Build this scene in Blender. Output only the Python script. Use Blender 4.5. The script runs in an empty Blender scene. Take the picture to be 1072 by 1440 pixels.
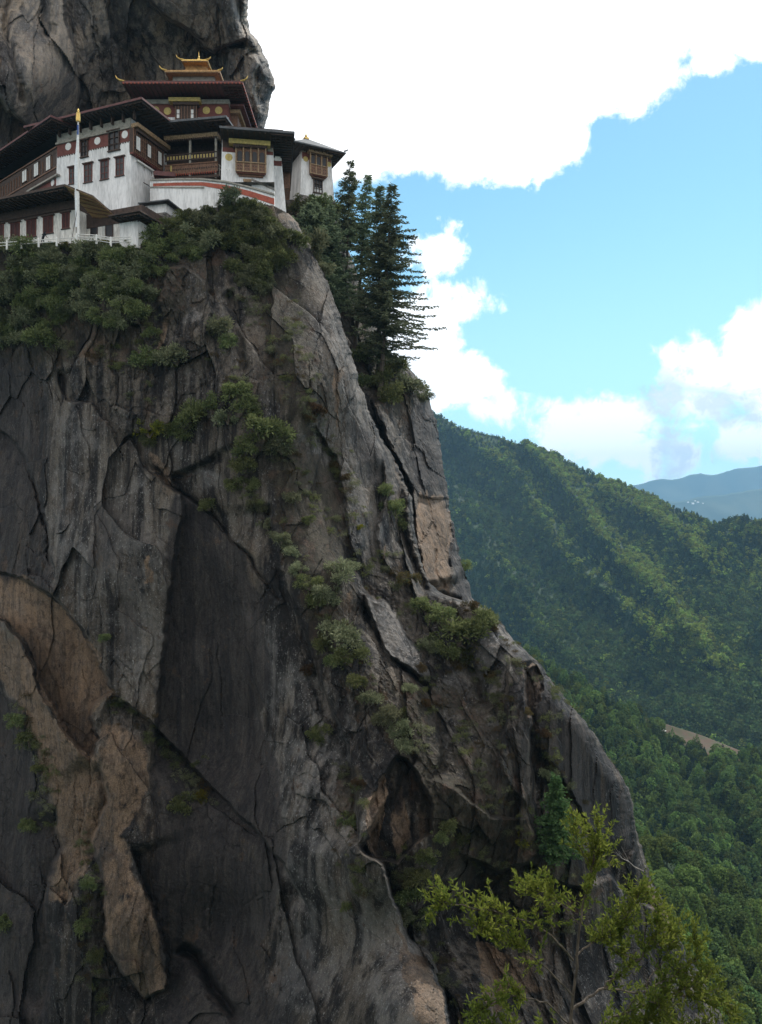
import bpy, bmesh, math, random
import numpy as np
from mathutils import Vector, Matrix
R = math.radians
F = 1040.0; CX = 536.0; CY = 720.0
scene = bpy.context.scene
col = scene.collection
# ------------------------------------------------------------------ camera
cam_d = bpy.data.cameras.new('camera'); cam = bpy.data.objects.new('camera', cam_d); col.objects.link(cam)
cam.location = (0, 0, 0); cam.rotation_euler = (R(90), 0, 0)
cam_d.sensor_fit = 'VERTICAL'; cam_d.sensor_height = 36.0; cam_d.lens = 26.0
cam_d.clip_start = 0.5; cam_d.clip_end = 80000
scene.camera = cam
scene.view_settings.view_transform = 'Standard'; scene.view_settings.look = 'None'
scene.view_settings.gamma = 1.0; scene.view_settings.exposure = 0.0
scene.render.film_transparent = False
scene.cycles.max_bounces = 5; scene.cycles.diffuse_bounces = 3; scene.cycles.transparent_max_bounces = 6
scene.cycles.transmission_bounces = 3; scene.cycles.volume_bounces = 0
SUN_EL, SUN_AZ = 53.0, 38.0          # azimuth measured from the view direction (+Y) towards +X
sd = Vector((math.sin(R(SUN_AZ))*math.cos(R(SUN_EL)), math.cos(R(SUN_AZ))*math.cos(R(SUN_EL)), math.sin(R(SUN_EL))))
sl = bpy.data.lights.new('sun', 'SUN'); sl.energy = 4.7; sl.angle = R(0.5); sl.color = (1, .95, .86)
so = bpy.data.objects.new('sun', sl); col.objects.link(so)
so.rotation_euler = (-sd).to_track_quat('-Z', 'Y').to_euler(); so.location = (0, 0, 300)

# ------------------------------------------------------------------ node helper
class NT:
    def __init__(s, tree): s.t = tree; s.n = tree.nodes; s.l = tree.links
    def add(s, typ, **kw):
        n = s.n.new(typ)
        for k, v in kw.items(): setattr(n, k, v)
        return n
    def put(s, sock, v):
        if hasattr(v, 'links') or isinstance(v, bpy.types.NodeSocket): s.l.new(v, sock)
        else: sock.default_value = v
    def math(s, op, a, b=0.0, c=None, clamp=False):
        n = s.n.new('ShaderNodeMath'); n.operation = op; n.use_clamp = clamp
        s.put(n.inputs[0], a); s.put(n.inputs[1], b)
        if c is not None: s.put(n.inputs[2], c)
        return n.outputs[0]
    def mix(s, f, a, b, mode='MIX'):
        n = s.n.new('ShaderNodeMix'); n.data_type = 'RGBA'; n.blend_type = mode
        s.put(n.inputs[0], f)
        s.put(n.inputs[6], (*a, 1) if isinstance(a, tuple) and len(a) == 3 else a)
        s.put(n.inputs[7], (*b, 1) if isinstance(b, tuple) and len(b) == 3 else b)
        return n.outputs[2]
    def smooth(s, v, lo, hi, a=0.0, b=1.0):
        n = s.n.new('ShaderNodeMapRange'); n.interpolation_type = 'SMOOTHSTEP'
        s.put(n.inputs[0], v); n.inputs[1].default_value = lo; n.inputs[2].default_value = hi
        n.inputs[3].default_value = a; n.inputs[4].default_value = b
        return n.outputs[0]
    def noise(s, vec, scale, detail=4, rough=.55, dist=0.0, out=0):
        n = s.n.new('ShaderNodeTexNoise')
        if vec is not None: s.put(n.inputs['Vector'], vec)
        n.inputs['Scale'].default_value = scale; n.inputs['Detail'].default_value = detail
        n.inputs['Roughness'].default_value = rough; n.inputs['Distortion'].default_value = dist
        return n.outputs[out]
    def scale(s, vec, sc, loc=(0, 0, 0), rot=(0, 0, 0)):
        n = s.n.new('ShaderNodeMapping'); s.put(n.inputs[0], vec)
        n.inputs['Scale'].default_value = sc; n.inputs['Location'].default_value = loc; n.inputs['Rotation'].default_value = rot
        return n.outputs[0]

# ------------------------------------------------------------------ world: daylight sky with cumulus clouds
world = bpy.data.worlds.new('World'); scene.world = world; world.use_nodes = True
w = NT(world.node_tree); w.n.clear()
wout = w.add('ShaderNodeOutputWorld'); bg = w.add('ShaderNodeBackground')
w.l.new(bg.outputs[0], wout.inputs[0])
sky = w.add('ShaderNodeTexSky', sky_type='NISHITA', sun_disc=False)
sky.sun_elevation = R(SUN_EL); sky.sun_rotation = R(SUN_AZ); sky.altitude = 2500; sky.air_density = 1.0; sky.dust_density = 0.6; sky.ozone_density = 1.2
tc = w.add('ShaderNodeTexCoord'); dirv = tc.outputs['Generated']
sep = w.add('ShaderNodeSeparateXYZ'); w.l.new(dirv, sep.inputs[0])
dx, dy, dz = sep.outputs
# bearing and elevation tangents about the +Y direction
dyc = w.math('MAXIMUM', dy, 0.08)
ta = w.math('DIVIDE', dx, dyc); tb = w.math('DIVIDE', dz, dyc)
nz1 = w.noise(dirv, 9.0, 9, .6, .3); nz2 = w.noise(dirv, 34.0, 7, .62, .4)
wob = w.math('ADD', w.math('MULTIPLY', w.math('SUBTRACT', nz1, .5), 3.4), w.math('MULTIPLY', w.math('SUBTRACT', nz2, .5), 1.8))
def blobs(lst):
    f = None
    for (cx, cy, rx, ry) in lst:
        a0 = (cx-CX)/F; b0 = (CY-cy)/F
        u = w.math('MULTIPLY', w.math('SUBTRACT', ta, a0), F/rx); v = w.math('MULTIPLY', w.math('SUBTRACT', tb, b0), F/ry)
        r = w.math('SQRT', w.math('ADD', w.math('MULTIPLY', u, u), w.math('MULTIPLY', v, v)))
        d = w.math('SUBTRACT', 1.0, r)
        d = w.math('MULTIPLY', d, min(rx, ry)/60.0)
        f = d if f is None else w.math('MAXIMUM', f, d)
    return f
white = [(430, 60, 330, 210), (640, 150, 190, 112), (735, 190, 95, 76), (800, 60, 170, 110), (930, 5, 170, 62), (1060, 45, 80, 46), (1010, 78, 40, 26),
         (520, 200, 110, 50), (640, 314, 26, 20), (612, 352, 40, 30), (640, 430, 55, 28), (585, 470, 70, 60), (625, 535, 75, 46), (690, 572, 50, 16), (585, 575, 60, 18),
         (840, 612, 92, 62), (890, 640, 60, 40), (790, 575, 40, 22), (985, 505, 58, 42), (1060, 470, 60, 48), (1050, 540, 75, 40), (1010, 525, 84, 46), (1068, 500, 80, 66),
         (1050, 625, 62, 42), (985, 600, 40, 16), (1180, 560, 130, 160), (1250, 200, 120, 90), (760, 660, 60, 24)]
grey = [(965, 640, 52, 42), (1000, 560, 75, 40), (955, 560, 30, 40), (1062, 590, 26, 14), (1000, 655, 60, 22)]
fw = w.math('ADD', blobs(white+[(968, 640, 46, 38), (985, 565, 60, 36)]), w.math('MULTIPLY', wob, .55))
fg = w.math('ADD', blobs(grey), w.math('MULTIPLY', wob, .95))
mw = w.smooth(fw, -.06, .3); mg = w.smooth(fg, -.1, .4)
front = w.smooth(dy, .1, .3)
gen = w.smooth(w.noise(dirv, 2.6, 7, .6), .36, .50)  # unseen clouds behind the camera, widened and warmed to light walls and cliff
mwf = w.math('ADD', w.math('MULTIPLY', mw, front), w.math('MULTIPLY', gen, w.math('SUBTRACT', 1.0, front)))
skys = w.mix(1.0, w.mix(1.0, sky.outputs[0], (.125, .125, .125), 'MULTIPLY'), (1.62, 2.12, 1.75), 'MULTIPLY')
# thin bright air near the horizon
hz = w.smooth(dz, 0.0, .42, .42, 0.0)
skys = w.mix(hz, skys, (.72, .93, 1.0))
gsel = w.math('MULTIPLY', mg, front)
c = w.mix(mwf, skys, w.mix(front, (1.55, 1.46, 1.38), (1.75, 1.76, 1.78)))
c = w.mix(w.math('MULTIPLY', gsel, .6), c, (.62, .77, .97))
# inside relief of the clouds
below = w.smooth(dz, -.05, -.01)
c = w.mix(below, (.10, .14, .14), c)
w.l.new(c, bg.inputs[0]); bg.inputs[1].default_value = 1.0

# ------------------------------------------------------------------ helpers: tags, meshes, noise
def tag(o, label=None, cat=None, group=None, kind=None):
    if label: o['label'] = label
    if cat: o['category'] = cat
    if group: o['group'] = group
    if kind: o['kind'] = kind
    return o

def P(px, py, D):
    """point at depth D metres north of the viewpoint, seen in the direction of photo pixel px, py"""
    return Vector(((px-CX)/F*D, D, (CY-py)/F*D))

def mesh_np(name, V, Fc, mats, parent=None, smooth=False, attrs=None, mat_idx=None, link=True):
    """mesh object from numpy arrays: V (n,3), Fc (m,k) with k = 3 or 4"""
    me = bpy.data.meshes.new(name)
    V = np.ascontiguousarray(V, dtype=np.float32); Fc = np.ascontiguousarray(Fc, dtype=np.int32)
    me.vertices.add(len(V)); me.vertices.foreach_set('co', V.ravel())
    k = Fc.shape[1]; m = len(Fc)
    me.loops.add(m*k); me.loops.foreach_set('vertex_index', Fc.ravel())
    me.polygons.add(m)
    me.polygons.foreach_set('loop_start', np.arange(0, m*k, k, dtype=np.int32))
    me.polygons.foreach_set('loop_total', np.full(m, k, dtype=np.int32))
    if mat_idx is not None: me.polygons.foreach_set('material_index', np.asarray(mat_idx, dtype=np.int32))
    me.polygons.foreach_set('use_smooth', np.full(m, bool(smooth)))
    me.update(calc_edges=True)
    for an, arr in (attrs or {}).items():
        a = me.color_attributes.new(an, 'FLOAT_COLOR', 'POINT')
        a.data.foreach_set('color', np.ascontiguousarray(arr, dtype=np.float32).ravel())
    for mt in (mats if isinstance(mats, (list, tuple)) else [mats]): me.materials.append(mt)
    o = bpy.data.objects.new(name, me)
    if link: col.objects.link(o)
    if parent is not None: o.parent = parent
    return o

def _h(ix, iy, iz, seed):
    n = (ix*374761393 + iy*668265263 + iz*2147483647 + seed*1274126177) & 0xffffffff
    n = ((n ^ (n >> 13))*1274126177) & 0xffffffff
    n = (n ^ (n >> 16)) & 0xffff
    return n.astype(np.float32)/65535.0
def vnoise(x, y, z, seed=0):
    xi = np.floor(x); yi = np.floor(y); zi = np.floor(z)
    fx = x-xi; fy = y-yi; fz = z-zi
    fx = fx*fx*fx*(fx*(fx*6-15)+10); fy = fy*fy*fy*(fy*(fy*6-15)+10); fz = fz*fz*fz*(fz*(fz*6-15)+10)
    xi = xi.astype(np.int64); yi = yi.astype(np.int64); zi = zi.astype(np.int64)
    r = 0
    for a in (0, 1):
        wa = fx if a else 1-fx
        for b in (0, 1):
            wb = fy if b else 1-fy
            for c_ in (0, 1):
                wc = fz if c_ else 1-fz
                r = r + wa*wb*wc*_h(xi+a, yi+b, zi+c_, seed)
    return r*2-1
def fbm(x, y, z, oct=4, seed=0, gain=.5):
    s = 0; a = 1; t = 0
    for o_ in range(oct):
        s = s + a*vnoise(x*(2**o_)+o_*17.3, y*(2**o_)-o_*9.1, z*(2**o_)+o_*5.7, seed+o_); t += a; a *= gain
    return s/t
def ridged(x, y, z, oct=3, seed=0):
    s = 0; a = 1; t = 0
    for o_ in range(oct):
        s = s + a*(1-np.abs(vnoise(x*(2**o_)+o_*7.7, y*(2**o_), z*(2**o_), seed+o_))*2); t += a; a *= .5
    return s/t
def sstep(x, a, b):
    t = np.clip((x-a)/(b-a), 0, 1); return t*t*(3-2*t)

def rbf(ctrl):
    c_ = np.array(ctrl, float); p = c_[:, :2]/100.0; n = len(p)
    A = np.sqrt(((p[:, None]-p[None])**2).sum(-1)+.25)
    M = np.zeros((n+3, n+3)); M[:n, :n] = A; M[:n, n] = 1; M[:n, n+1:] = p; M[n, :n] = 1; M[n+1:, :n] = p.T
    wv = np.linalg.solve(M, np.concatenate([c_[:, 2], [0, 0, 0]]))
    def f(px, py):
        qx = px/100.0; qy = py/100.0
        r = wv[n]+wv[n+1]*qx+wv[n+2]*qy
        for i in range(n): r = r+wv[i]*np.sqrt((qx-p[i, 0])**2+(qy-p[i, 1])**2+.25)
        return r
    return f

def pline(px, py, poly):
    """distance to a polyline, side (+ = right of travel as drawn on the photo), position 0..1 along it"""
    best = np.full(px.shape, 1e9); side = np.zeros(px.shape); tt = np.zeros(px.shape); n = len(poly)-1
    for i in range(n):
        x0, y0 = poly[i]; x1, y1 = poly[i+1]; ex, ey = x1-x0, y1-y0; L2 = ex*ex+ey*ey
        t = np.clip(((px-x0)*ex+(py-y0)*ey)/L2, 0, 1)
        qx = px-(x0+t*ex); qy = py-(y0+t*ey); d = np.sqrt(qx*qx+qy*qy)
        cr = ex*qy-ey*qx
        m = d < best
        best = np.where(m, d, best); side = np.where(m, np.sign(cr), side); tt = np.where(m, (i+t)/n, tt)
    return best, side, tt
def inpoly(px, py, poly, soft=4.0):
    ins = np.zeros(px.shape, bool); n = len(poly); j = n-1
    for i in range(n):
        xi, yi = poly[i]; xj, yj = poly[j]
        if yi != yj:
            c_ = ((yi > py) != (yj > py)) & (px < (xj-xi)*(py-yi)/(yj-yi)+xi)
            ins ^= c_
        j = i
    d, _, _ = pline(px, py, list(poly)+[poly[0]])
    sdv = np.where(ins, d, -d)
    return sstep(sdv, -soft, soft)

def grid_faces(nr, nc):
    i = np.arange(nr-1)[:, None]; j = np.arange(nc-1)[None]
    a = i*nc+j
    return np.stack([a, a+nc, a+nc+1, a+1], -1).reshape(-1, 4)

# ------------------------------------------------------------------ materials
def new_mat(name):
    m = bpy.data.materials.new(name); m.use_nodes = True
    t = NT(m.node_tree); b = m.node_tree.nodes['Principled BSDF']
    return m, t, b

def rock_material(name, gain=1.0, warm_tint=None):
    m, t, b = new_mat(name)
    g = t.add('ShaderNodeNewGeometry').outputs['Position']
    at = t.add('ShaderNodeAttribute', attribute_name='stain_shade')
    sp = t.add('ShaderNodeSeparateColor'); t.l.new(at.outputs['Color'], sp.inputs[0])
    org, drk, pal = sp.outputs; mos = at.outputs['Alpha']
    s0 = t.noise(t.scale(g, (1, 1, .035)), .22, 4, .55)           # wide water streaks
    s1 = t.noise(t.scale(g, (1, 1, .045)), .8, 5, .6)             # narrow ones
    s2 = t.noise(t.scale(g, (1, 1, .05), loc=(7, 3, 0)), 2.6, 4, .6)
    big = t.noise(g, .09, 4, .55); mid = t.noise(g, .5, 7, .62); fine = t.noise(g, 3.2, 6, .7); grit = t.noise(g, 8.0, 4, .8)
    sub_ = lambda v: t.math('SUBTRACT', v, .5)
    sm = t.math('ADD', t.math('ADD', t.math('MULTIPLY', sub_(s0), 2.4), t.math('MULTIPLY', sub_(s1), 1.9)), t.math('MULTIPLY', sub_(s2), .7))
    c_ = t.mix(t.smooth(sm, -.20, .30), (.015, .0135, .0145), (.140, .122, .103))
    c_ = t.mix(t.smooth(mid, .42, .62, 0, .25), c_, (.050, .043, .040))
    warm = t.math('ADD', t.math('MULTIPLY', sub_(t.noise(t.scale(g, (1, 1, .04), loc=(31, 9, 2)), .5, 4, .6)), 1.5), t.math('MULTIPLY', sub_(big), .8))
    c_ = t.mix(t.smooth(warm, .06, .36, 0, .5), c_, (.115, .080, .052))
    # fracture blocks: each facet a tone of its own
    vw = t.add('ShaderNodeVectorMath', operation='MULTIPLY_ADD'); vn = t.add('ShaderNodeTexNoise'); t.l.new(g, vn.inputs['Vector']); vn.inputs['Scale'].default_value = .8; vn.inputs['Detail'].default_value = 6
    t.l.new(vn.outputs['Color'], vw.inputs[0]); vw.inputs[1].default_value = (1.1, 1.1, 1.1); t.l.new(t.scale(g, (1, 1, .36), rot=(0, R(20), 0)), vw.inputs[2])
    vb = t.add('ShaderNodeTexVoronoi'); t.l.new(vw.outputs[0], vb.inputs['Vector']); vb.inputs['Scale'].default_value = .55
    vs = t.add('ShaderNodeSeparateColor'); t.l.new(vb.outputs['Color'], vs.inputs[0])
    tone = t.math('ADD', .80, t.math('MULTIPLY', vs.outputs[0], .36))
    tone = t.math('MULTIPLY', tone, t.smooth(grit, .34, .66, .58, 1.36))
    tone = t.math('MULTIPLY', tone, t.smooth(t.noise(t.scale(g, (1, 1, .6)), 1.6, 8, .7), .36, .50, .48, 1.0))
    # tan rock where slabs came away
    oc = t.mix(t.smooth(s1, .38, .62), (.27, .19, .13), (.16, .118, .085))
    oc = t.mix(t.smooth(mid, .45, .66), oc, (.25, .19, .145))
    oc = t.mix(t.smooth(t.math('ADD', t.math('MULTIPLY', s2, .6), t.math('MULTIPLY', mid, .4)), .50, .64, 0, .75), oc, (.085, .068, .056))
    om = t.smooth(t.math('ADD', org, t.math('ADD', t.math('MULTIPLY', sub_(s1), 1.5), t.math('MULTIPLY', sub_(mid), 1.5))), .30, .75)
    c_ = t.mix(om, c_, oc)
    # black seep streaks and other dark patches, with dimness painted over the lower left
    dm = t.smooth(t.math('ADD', drk, t.math('ADD', t.math('MULTIPLY', sub_(s1), 1.1), t.math('MULTIPLY', sub_(s0), .9))), .30, .9)
    c_ = t.mix(t.math('MULTIPLY', dm, .85), c_, t.mix(t.smooth(s2, .35, .65), (.028, .026, .030), (.052, .046, .046)))
    # moss and brown turf stain
    mm = t.smooth(t.math('ADD', mos, t.math('ADD', t.math('MULTIPLY', sub_(mid), 2.4), t.math('MULTIPLY', sub_(fine), 1.2))), .34, .72)
    mc = t.mix(t.smooth(fine, .35, .62), (.036, .027, .019), (.048, .044, .025))
    mc = t.mix(t.smooth(mid, .5, .68), mc, (.082, .046, .026))
    c_ = t.mix(t.math('MULTIPLY', mm, .75), c_, mc)
    cm_ = t.add('ShaderNodeVectorMath', operation='SCALE'); t.l.new(c_, cm_.inputs[0]); t.l.new(t.math('MULTIPLY', tone, gain), cm_.inputs['Scale']); c_ = cm_.outputs[0]
    if warm_tint: c_ = t.mix(1.0, c_, warm_tint, 'MULTIPLY')
    # pale lichen: broad washes and fine speckle
    spk2 = t.smooth(t.noise(t.scale(g, (1, 1, .55)), 5.0, 5, .75), .55, .67)
    pm = t.math('ADD', t.math('MULTIPLY', pal, .62), t.math('ADD', t.math('MULTIPLY', sub_(mid), 1.2), t.math('MULTIPLY', sub_(s1), 1.0)))
    pw = t.smooth(pm, .08, .55)
    lm = t.math('MAXIMUM', t.math('MULTIPLY', pw, t.math('ADD', .25, t.math('MULTIPLY', spk2, .6))), t.math('MULTIPLY', t.math('MULTIPLY', spk2, .75), t.smooth(pm, -.2, .3)))
    lm = t.math('MULTIPLY', lm, t.math('SUBTRACT', 1.0, t.math('MULTIPLY', t.math('MAXIMUM', t.math('MAXIMUM', mm, om), dm), .8)))
    c_ = t.mix(lm, c_, (.37, .36, .355))
    # hairline joints
    wv = t.add('ShaderNodeTexVoronoi', feature='DISTANCE_TO_EDGE')
    t.l.new(vw.outputs[0], wv.inputs['Vector']); wv.inputs['Scale'].default_value = .21
    ck = t.math('MULTIPLY', t.smooth(wv.outputs['Distance'], .0, .016, 1, 0), t.smooth(big, .47, .58))
    c_ = t.mix(t.math('MULTIPLY', ck, .45), c_, (.015, .013, .013))
    t.l.new(c_, b.inputs['Base Color'])
    b.inputs['Roughness'].default_value = .78; b.inputs['Specular IOR Level'].default_value = .3
    hgt = t.math('ADD', t.math('MULTIPLY', vs.outputs[1], .22), t.math('MULTIPLY', t.noise(t.scale(g, (1, 1, .4)), 1.6, 8, .66), .62))
    hgt = t.math('ADD', hgt, t.math('MULTIPLY', grit, .16))
    hgt = t.math('SUBTRACT', hgt, t.math('MULTIPLY', ck, .2))
    bp = t.add('ShaderNodeBump'); bp.inputs['Strength'].default_value = .85; bp.inputs['Distance'].default_value = .7
    t.l.new(hgt, bp.inputs['Height']); t.l.new(bp.outputs[0], b.inputs['Normal'])
    return m
M = {}
M['rock'] = rock_material('rock', .78, (1.04, 1.0, .96)); M['rock_pale'] = rock_material('pale_rock', 1.95, (1.12, 1.0, .86))

def leaf_material(name, c1, c2, c3=None, trans=.35):
    m, t, b = new_mat(name); t.n.remove(b)
    g = t.add('ShaderNodeNewGeometry'); oi = t.add('ShaderNodeObjectInfo')
    rnd = g.outputs['Random Per Island']
    n1 = t.noise(g.outputs['Position'], .7, 3)
    c_ = t.mix(rnd, c1, c2)
    c_ = t.mix(t.smooth(n1, .45, .65, 0, .8), c_, c3 or c1)
    k = t.math('ADD', .68, t.math('MULTIPLY', oi.outputs['Random'], .64))
    hs = t.add('ShaderNodeHueSaturation'); t.l.new(c_, hs.inputs['Color']); t.l.new(k, hs.inputs['Value'])
    t.l.new(t.math('ADD', .475, t.math('MULTIPLY', oi.outputs['Random'], .05)), hs.inputs['Hue'])
    d = t.add('ShaderNodeBsdfDiffuse'); tr = t.add('ShaderNodeBsdfTranslucent'); mx = t.add('ShaderNodeMixShader')
    t.l.new(hs.outputs[0], d.inputs[0]); t.l.new(hs.outputs[0], tr.inputs[0]); mx.inputs[0].default_value = trans
    t.l.new(d.outputs[0], mx.inputs[1]); t.l.new(tr.outputs[0], mx.inputs[2])
    t.l.new(mx.outputs[0], t.n['Material Output'].inputs[0])
    return m
M['shrub'] = leaf_material('shrub_leaf', (.10, .125, .048), (.225, .245, .11), (.07, .09, .035))
M['shrub_grey'] = leaf_material('grey_shrub_leaf', (.12, .135, .075), (.27, .28, .17), (.085, .10, .055))
M['shrub_yellow'] = leaf_material('yellow_shrub_leaf', (.22, .20, .02), (.16, .16, .03), (.09, .11, .03))
M['shrub_rust'] = leaf_material('rust_shrub_leaf', (.075, .055, .028), (.14, .10, .05), (.06, .06, .028))
M['needle'] = leaf_material('needle', (.11, .14, .085), (.22, .255, .15), (.13, .16, .10), .25)
M['needle_young'] = leaf_material('young_needle', (.06, .13, .05), (.13, .23, .09), (.07, .15, .06), .4)  # fresher green of the young conifer
M['leaf_fresh'] = leaf_material('fresh_leaf', (.11, .17, .032), (.30, .35, .075), (.09, .14, .03), .5)
M['wood_far'] = leaf_material('far_leaf', (.048, .080, .028), (.095, .130, .042), (.075, .11, .036), .25)
M['wood_far_con'] = leaf_material('far_needle', (.026, .050, .028), (.048, .080, .040), (.034, .060, .032), .2)
M['wood_sunlit'] = leaf_material('sunlit_leaf', (.13, .185, .035), (.23, .28, .06), (.16, .21, .04), .3)  # lighter broadleaf, its tone also painting sunlight on the spur crests
M['wood_near'] = leaf_material('near_wood_leaf', (.085, .135, .038), (.16, .22, .06), (.11, .16, .045), .3)
def plain(name, c_, rough=.7, var=.18, sc=1.2, metal=0.0, bump=.0, stretch=(1, 1, 1)):
    m, t, b = new_mat(name)
    g = t.scale(t.add('ShaderNodeTexCoord').outputs['Object'], stretch)
    n1 = t.noise(g, sc, 6, .65); n2 = t.noise(g, sc*6, 4, .6)
    f = t.math('ADD', t.math('MULTIPLY', n1, .6), t.math('MULTIPLY', n2, .4))
    lo = tuple(x*(1-var*1.6) for x in c_); hi = tuple(min(1, x*(1+var)) for x in c_)
    t.l.new(t.mix(t.smooth(f, .35, .62), lo, hi), b.inputs['Base Color'])
    b.inputs['Roughness'].default_value = rough; b.inputs['Metallic'].default_value = metal
    if bump:
        bp = t.add('ShaderNodeBump'); bp.inputs['Strength'].default_value = bump; bp.inputs['Distance'].default_value = .05
        t.l.new(n2, bp.inputs['Height']); t.l.new(bp.outputs[0], b.inputs['Normal'])
    return m
M['bark'] = plain('bark', (.085, .066, .050), .9, .4, 3, bump=.6, stretch=(1, 1, .3))
M['bark_grey'] = plain('grey_bark', (.20, .18, .16), .9, .3, 3, bump=.5, stretch=(1, 1, .3))
M['floor_wood'] = plain('forest_floor', (.020, .042, .014), .95, .4, .03)
M['clearing'] = plain('bare_slope', (.20, .12, .075), .95, .3, .06)

# ------------------------------------------------------------------ the valley: ground sheet, slopes, far ranges
gv = np.array([(-20000, -3500, -700), (20000, -3500, -700), (20000, 13600, -700), (-20000, 13600, -700)], float)
o = mesh_np('valley_floor', gv, np.array([[0, 1, 2, 3]]), M['floor_wood']); tag(o, kind='structure')

def slope(name, ridge, Dfn, x0, x1, ybot, nx, ny, mat, feats=(), namp=0, nsc=.004, seed=0, back=(300, 400), rough=0):
    xs = np.linspace(x0, x1, nx); rp = np.array(ridge, float)
    ry = np.interp(xs, rp[:, 0], rp[:, 1])
    if rough: ry = ry+rough*fbm(xs/30.0, xs*0, xs*0+seed, 4, seed)
    t = np.linspace(0, 1, ny)[:, None]
    PX = np.repeat(xs[None], ny, 0); PY = ry[None]+(ybot-ry[None])*t**1.15
    D = Dfn(PX, PY)
    wx = 9*fbm(PX/45, PY/45, PX*0, 3, 71); wy = 9*fbm(PX/45, PY/45, PX*0+9, 3, 72)
    for poly, amp, wd in feats:
        d, s, _ = pline(PX+wx, PY+wy, poly)
        D = D-amp*(1.1 if name == 'mountain_slope' else 1)*np.exp(-np.abs(d)/wd)
    if namp:
        D = D+namp*fbm(PX/F*D*nsc, D*nsc, (CY-PY)/F*D*nsc*.6, 5, seed)*np.clip((PY-ry[None])/30, 0, 1)
    D = np.maximum(D, 60)
    V = np.stack([(PX-CX)/F*D, D, (CY-PY)/F*D], -1)
    # the far side of the ridge falls away
    b_ = V[0].copy(); rows = []
    for k in range(3, 0, -1):
        q = b_.copy(); q[:, 1] += back[0]*k; q[:, 2] -= back[1]*k*.5+k*k*back[1]*.15; rows.append(q)
    V = np.concatenate([np.array(rows), V], 0)
    nr = ny+3
    o = mesh_np(name, V.reshape(-1, 3), grid_faces(nr, nx), mat, smooth=True); tag(o, kind='structure')
    return PX, PY, V[3:]

m, t, b = new_mat('far_range'); g = t.add('ShaderNodeNewGeometry').outputs['Position']
t.l.new(t.mix(t.smooth(t.noise(g, .0025, 6, .6), .42, .6), (.035, .065, .045), (.065, .09, .055)), b.inputs['Base Color']); b.inputs['Roughness'].default_value = .95
M['far_range'] = m
slope('far_mountains', [(300, 700), (780, 690), (860, 684), (880, 682), (915, 677), (950, 674), (975, 667), (1010, 668), (1040, 658), (1072, 656), (1130, 650), (1300, 672), (1600, 668)],
      lambda x, y: 12000-(y-650)*9.0, 200, 1700, 900, 320, 60, M['far_range'], namp=280, nsc=.0006, seed=3, back=(900, 900), rough=5)
FX, FY, FV = slope('far_hills', [(300, 760), (860, 716), (905, 709), (950, 704), (1000, 696), (1035, 693), (1072, 685), (1200, 678), (1600, 700)],
      lambda x, y: 8500-(y-690)*8.0, 200, 1700, 1000, 320, 60, M['far_range'], namp=200, nsc=.0012, seed=8, back=(600, 700), rough=4)

E_ridge = [(300, 380), (480, 480), (560, 555), (600, 580), (625, 590), (650, 604), (675, 610), (700, 614), (720, 622), (740, 624), (770, 637), (800, 650), (830, 668), (860, 680), (885, 688), (910, 700), (940, 712), (965, 724), (1000, 737), (1020, 735), (1045, 730), (1072, 732), (1110, 722), (1200, 740), (1400, 700)]
Ed = rbf([(300, 380, 2500), (560, 560, 2150), (650, 604, 2000), (740, 624, 1900), (800, 650, 1800), (880, 685, 1650), (1000, 738, 1480), (1072, 728, 1400), (1250, 720, 1300),
          (600, 800, 1500), (800, 850, 1250), (950, 900, 1060), (1072, 880, 1080), (700, 1000, 1050), (1000, 1050, 880), (1250, 950, 950), (600, 1400, 800), (1200, 1300, 650)])
E_feats = [([(630, 596), (690, 640), (731, 668), (754, 711), (786, 771), (837, 821), (880, 855), (930, 900)], 95, 26),
           ([(745, 630), (780, 665), (818, 702), (837, 743), (873, 789), (915, 820), (960, 870), (1000, 930)], 120, 26),
           ([(850, 690), (900, 712), (950, 745), (1000, 800)], 70, 30),
           ([(1072, 728), (1020, 760), (1000, 800), (1010, 850)], 60, 34),
           ([(620, 640), (650, 720), (700, 800), (760, 880), (800, 930)], 70, 34),
           ([(735, 650), (775, 700), (800, 740), (835, 785), (880, 832), (930, 880)], -75, 22),
           ([(640, 640), (690, 700), (730, 760), (790, 830), (860, 880)], -60, 24),
           ([(850, 720), (890, 770), (950, 830), (985, 880), (1000, 940)], -85, 24),
           ([(1072, 790), (1030, 850), (1010, 900)], -60, 30)]
EX, EY, EV = slope('mountain_slope', E_ridge, Ed, 420, 1250, 1180, 300, 260, M['floor_wood'], E_feats, namp=60, nsc=.006, seed=21, back=(250, 350), rough=2)

F_ridge = [(560, 850), (700, 900), (760, 932), (800, 962), (850, 985), (870, 1000), (915, 1012), (985, 1034), (1040, 1054), (1072, 1070), (1120, 1090), (1300, 1150)]
Fd = rbf([(560, 850, 800), (760, 932, 640), (860, 992, 590), (985, 1034, 600), (1072, 1070, 560), (1300, 1150, 520),
          (760, 1200, 420), (950, 1200, 430), (1072, 1200, 430), (800, 1500, 330), (1072, 1500, 320), (1300, 1500, 320), (560, 1400, 420)])
F_feats = [([(870, 1000), (900, 1060), (930, 1110), (990, 1200)], 26, 30), ([(1000, 1080), (1040, 1130), (1072, 1180)], 26, 26), ([(930, 1060), (980, 1120), (1050, 1200)], -24, 18)]
def Fd2(x, y): return Fd(x, y)
m, t, b = new_mat('wooded_ground')
at = t.add('ShaderNodeAttribute', attribute_name='bare'); g = t.add('ShaderNodeNewGeometry').outputs['Position']
n1 = t.noise(g, .05, 6, .6)
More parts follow.
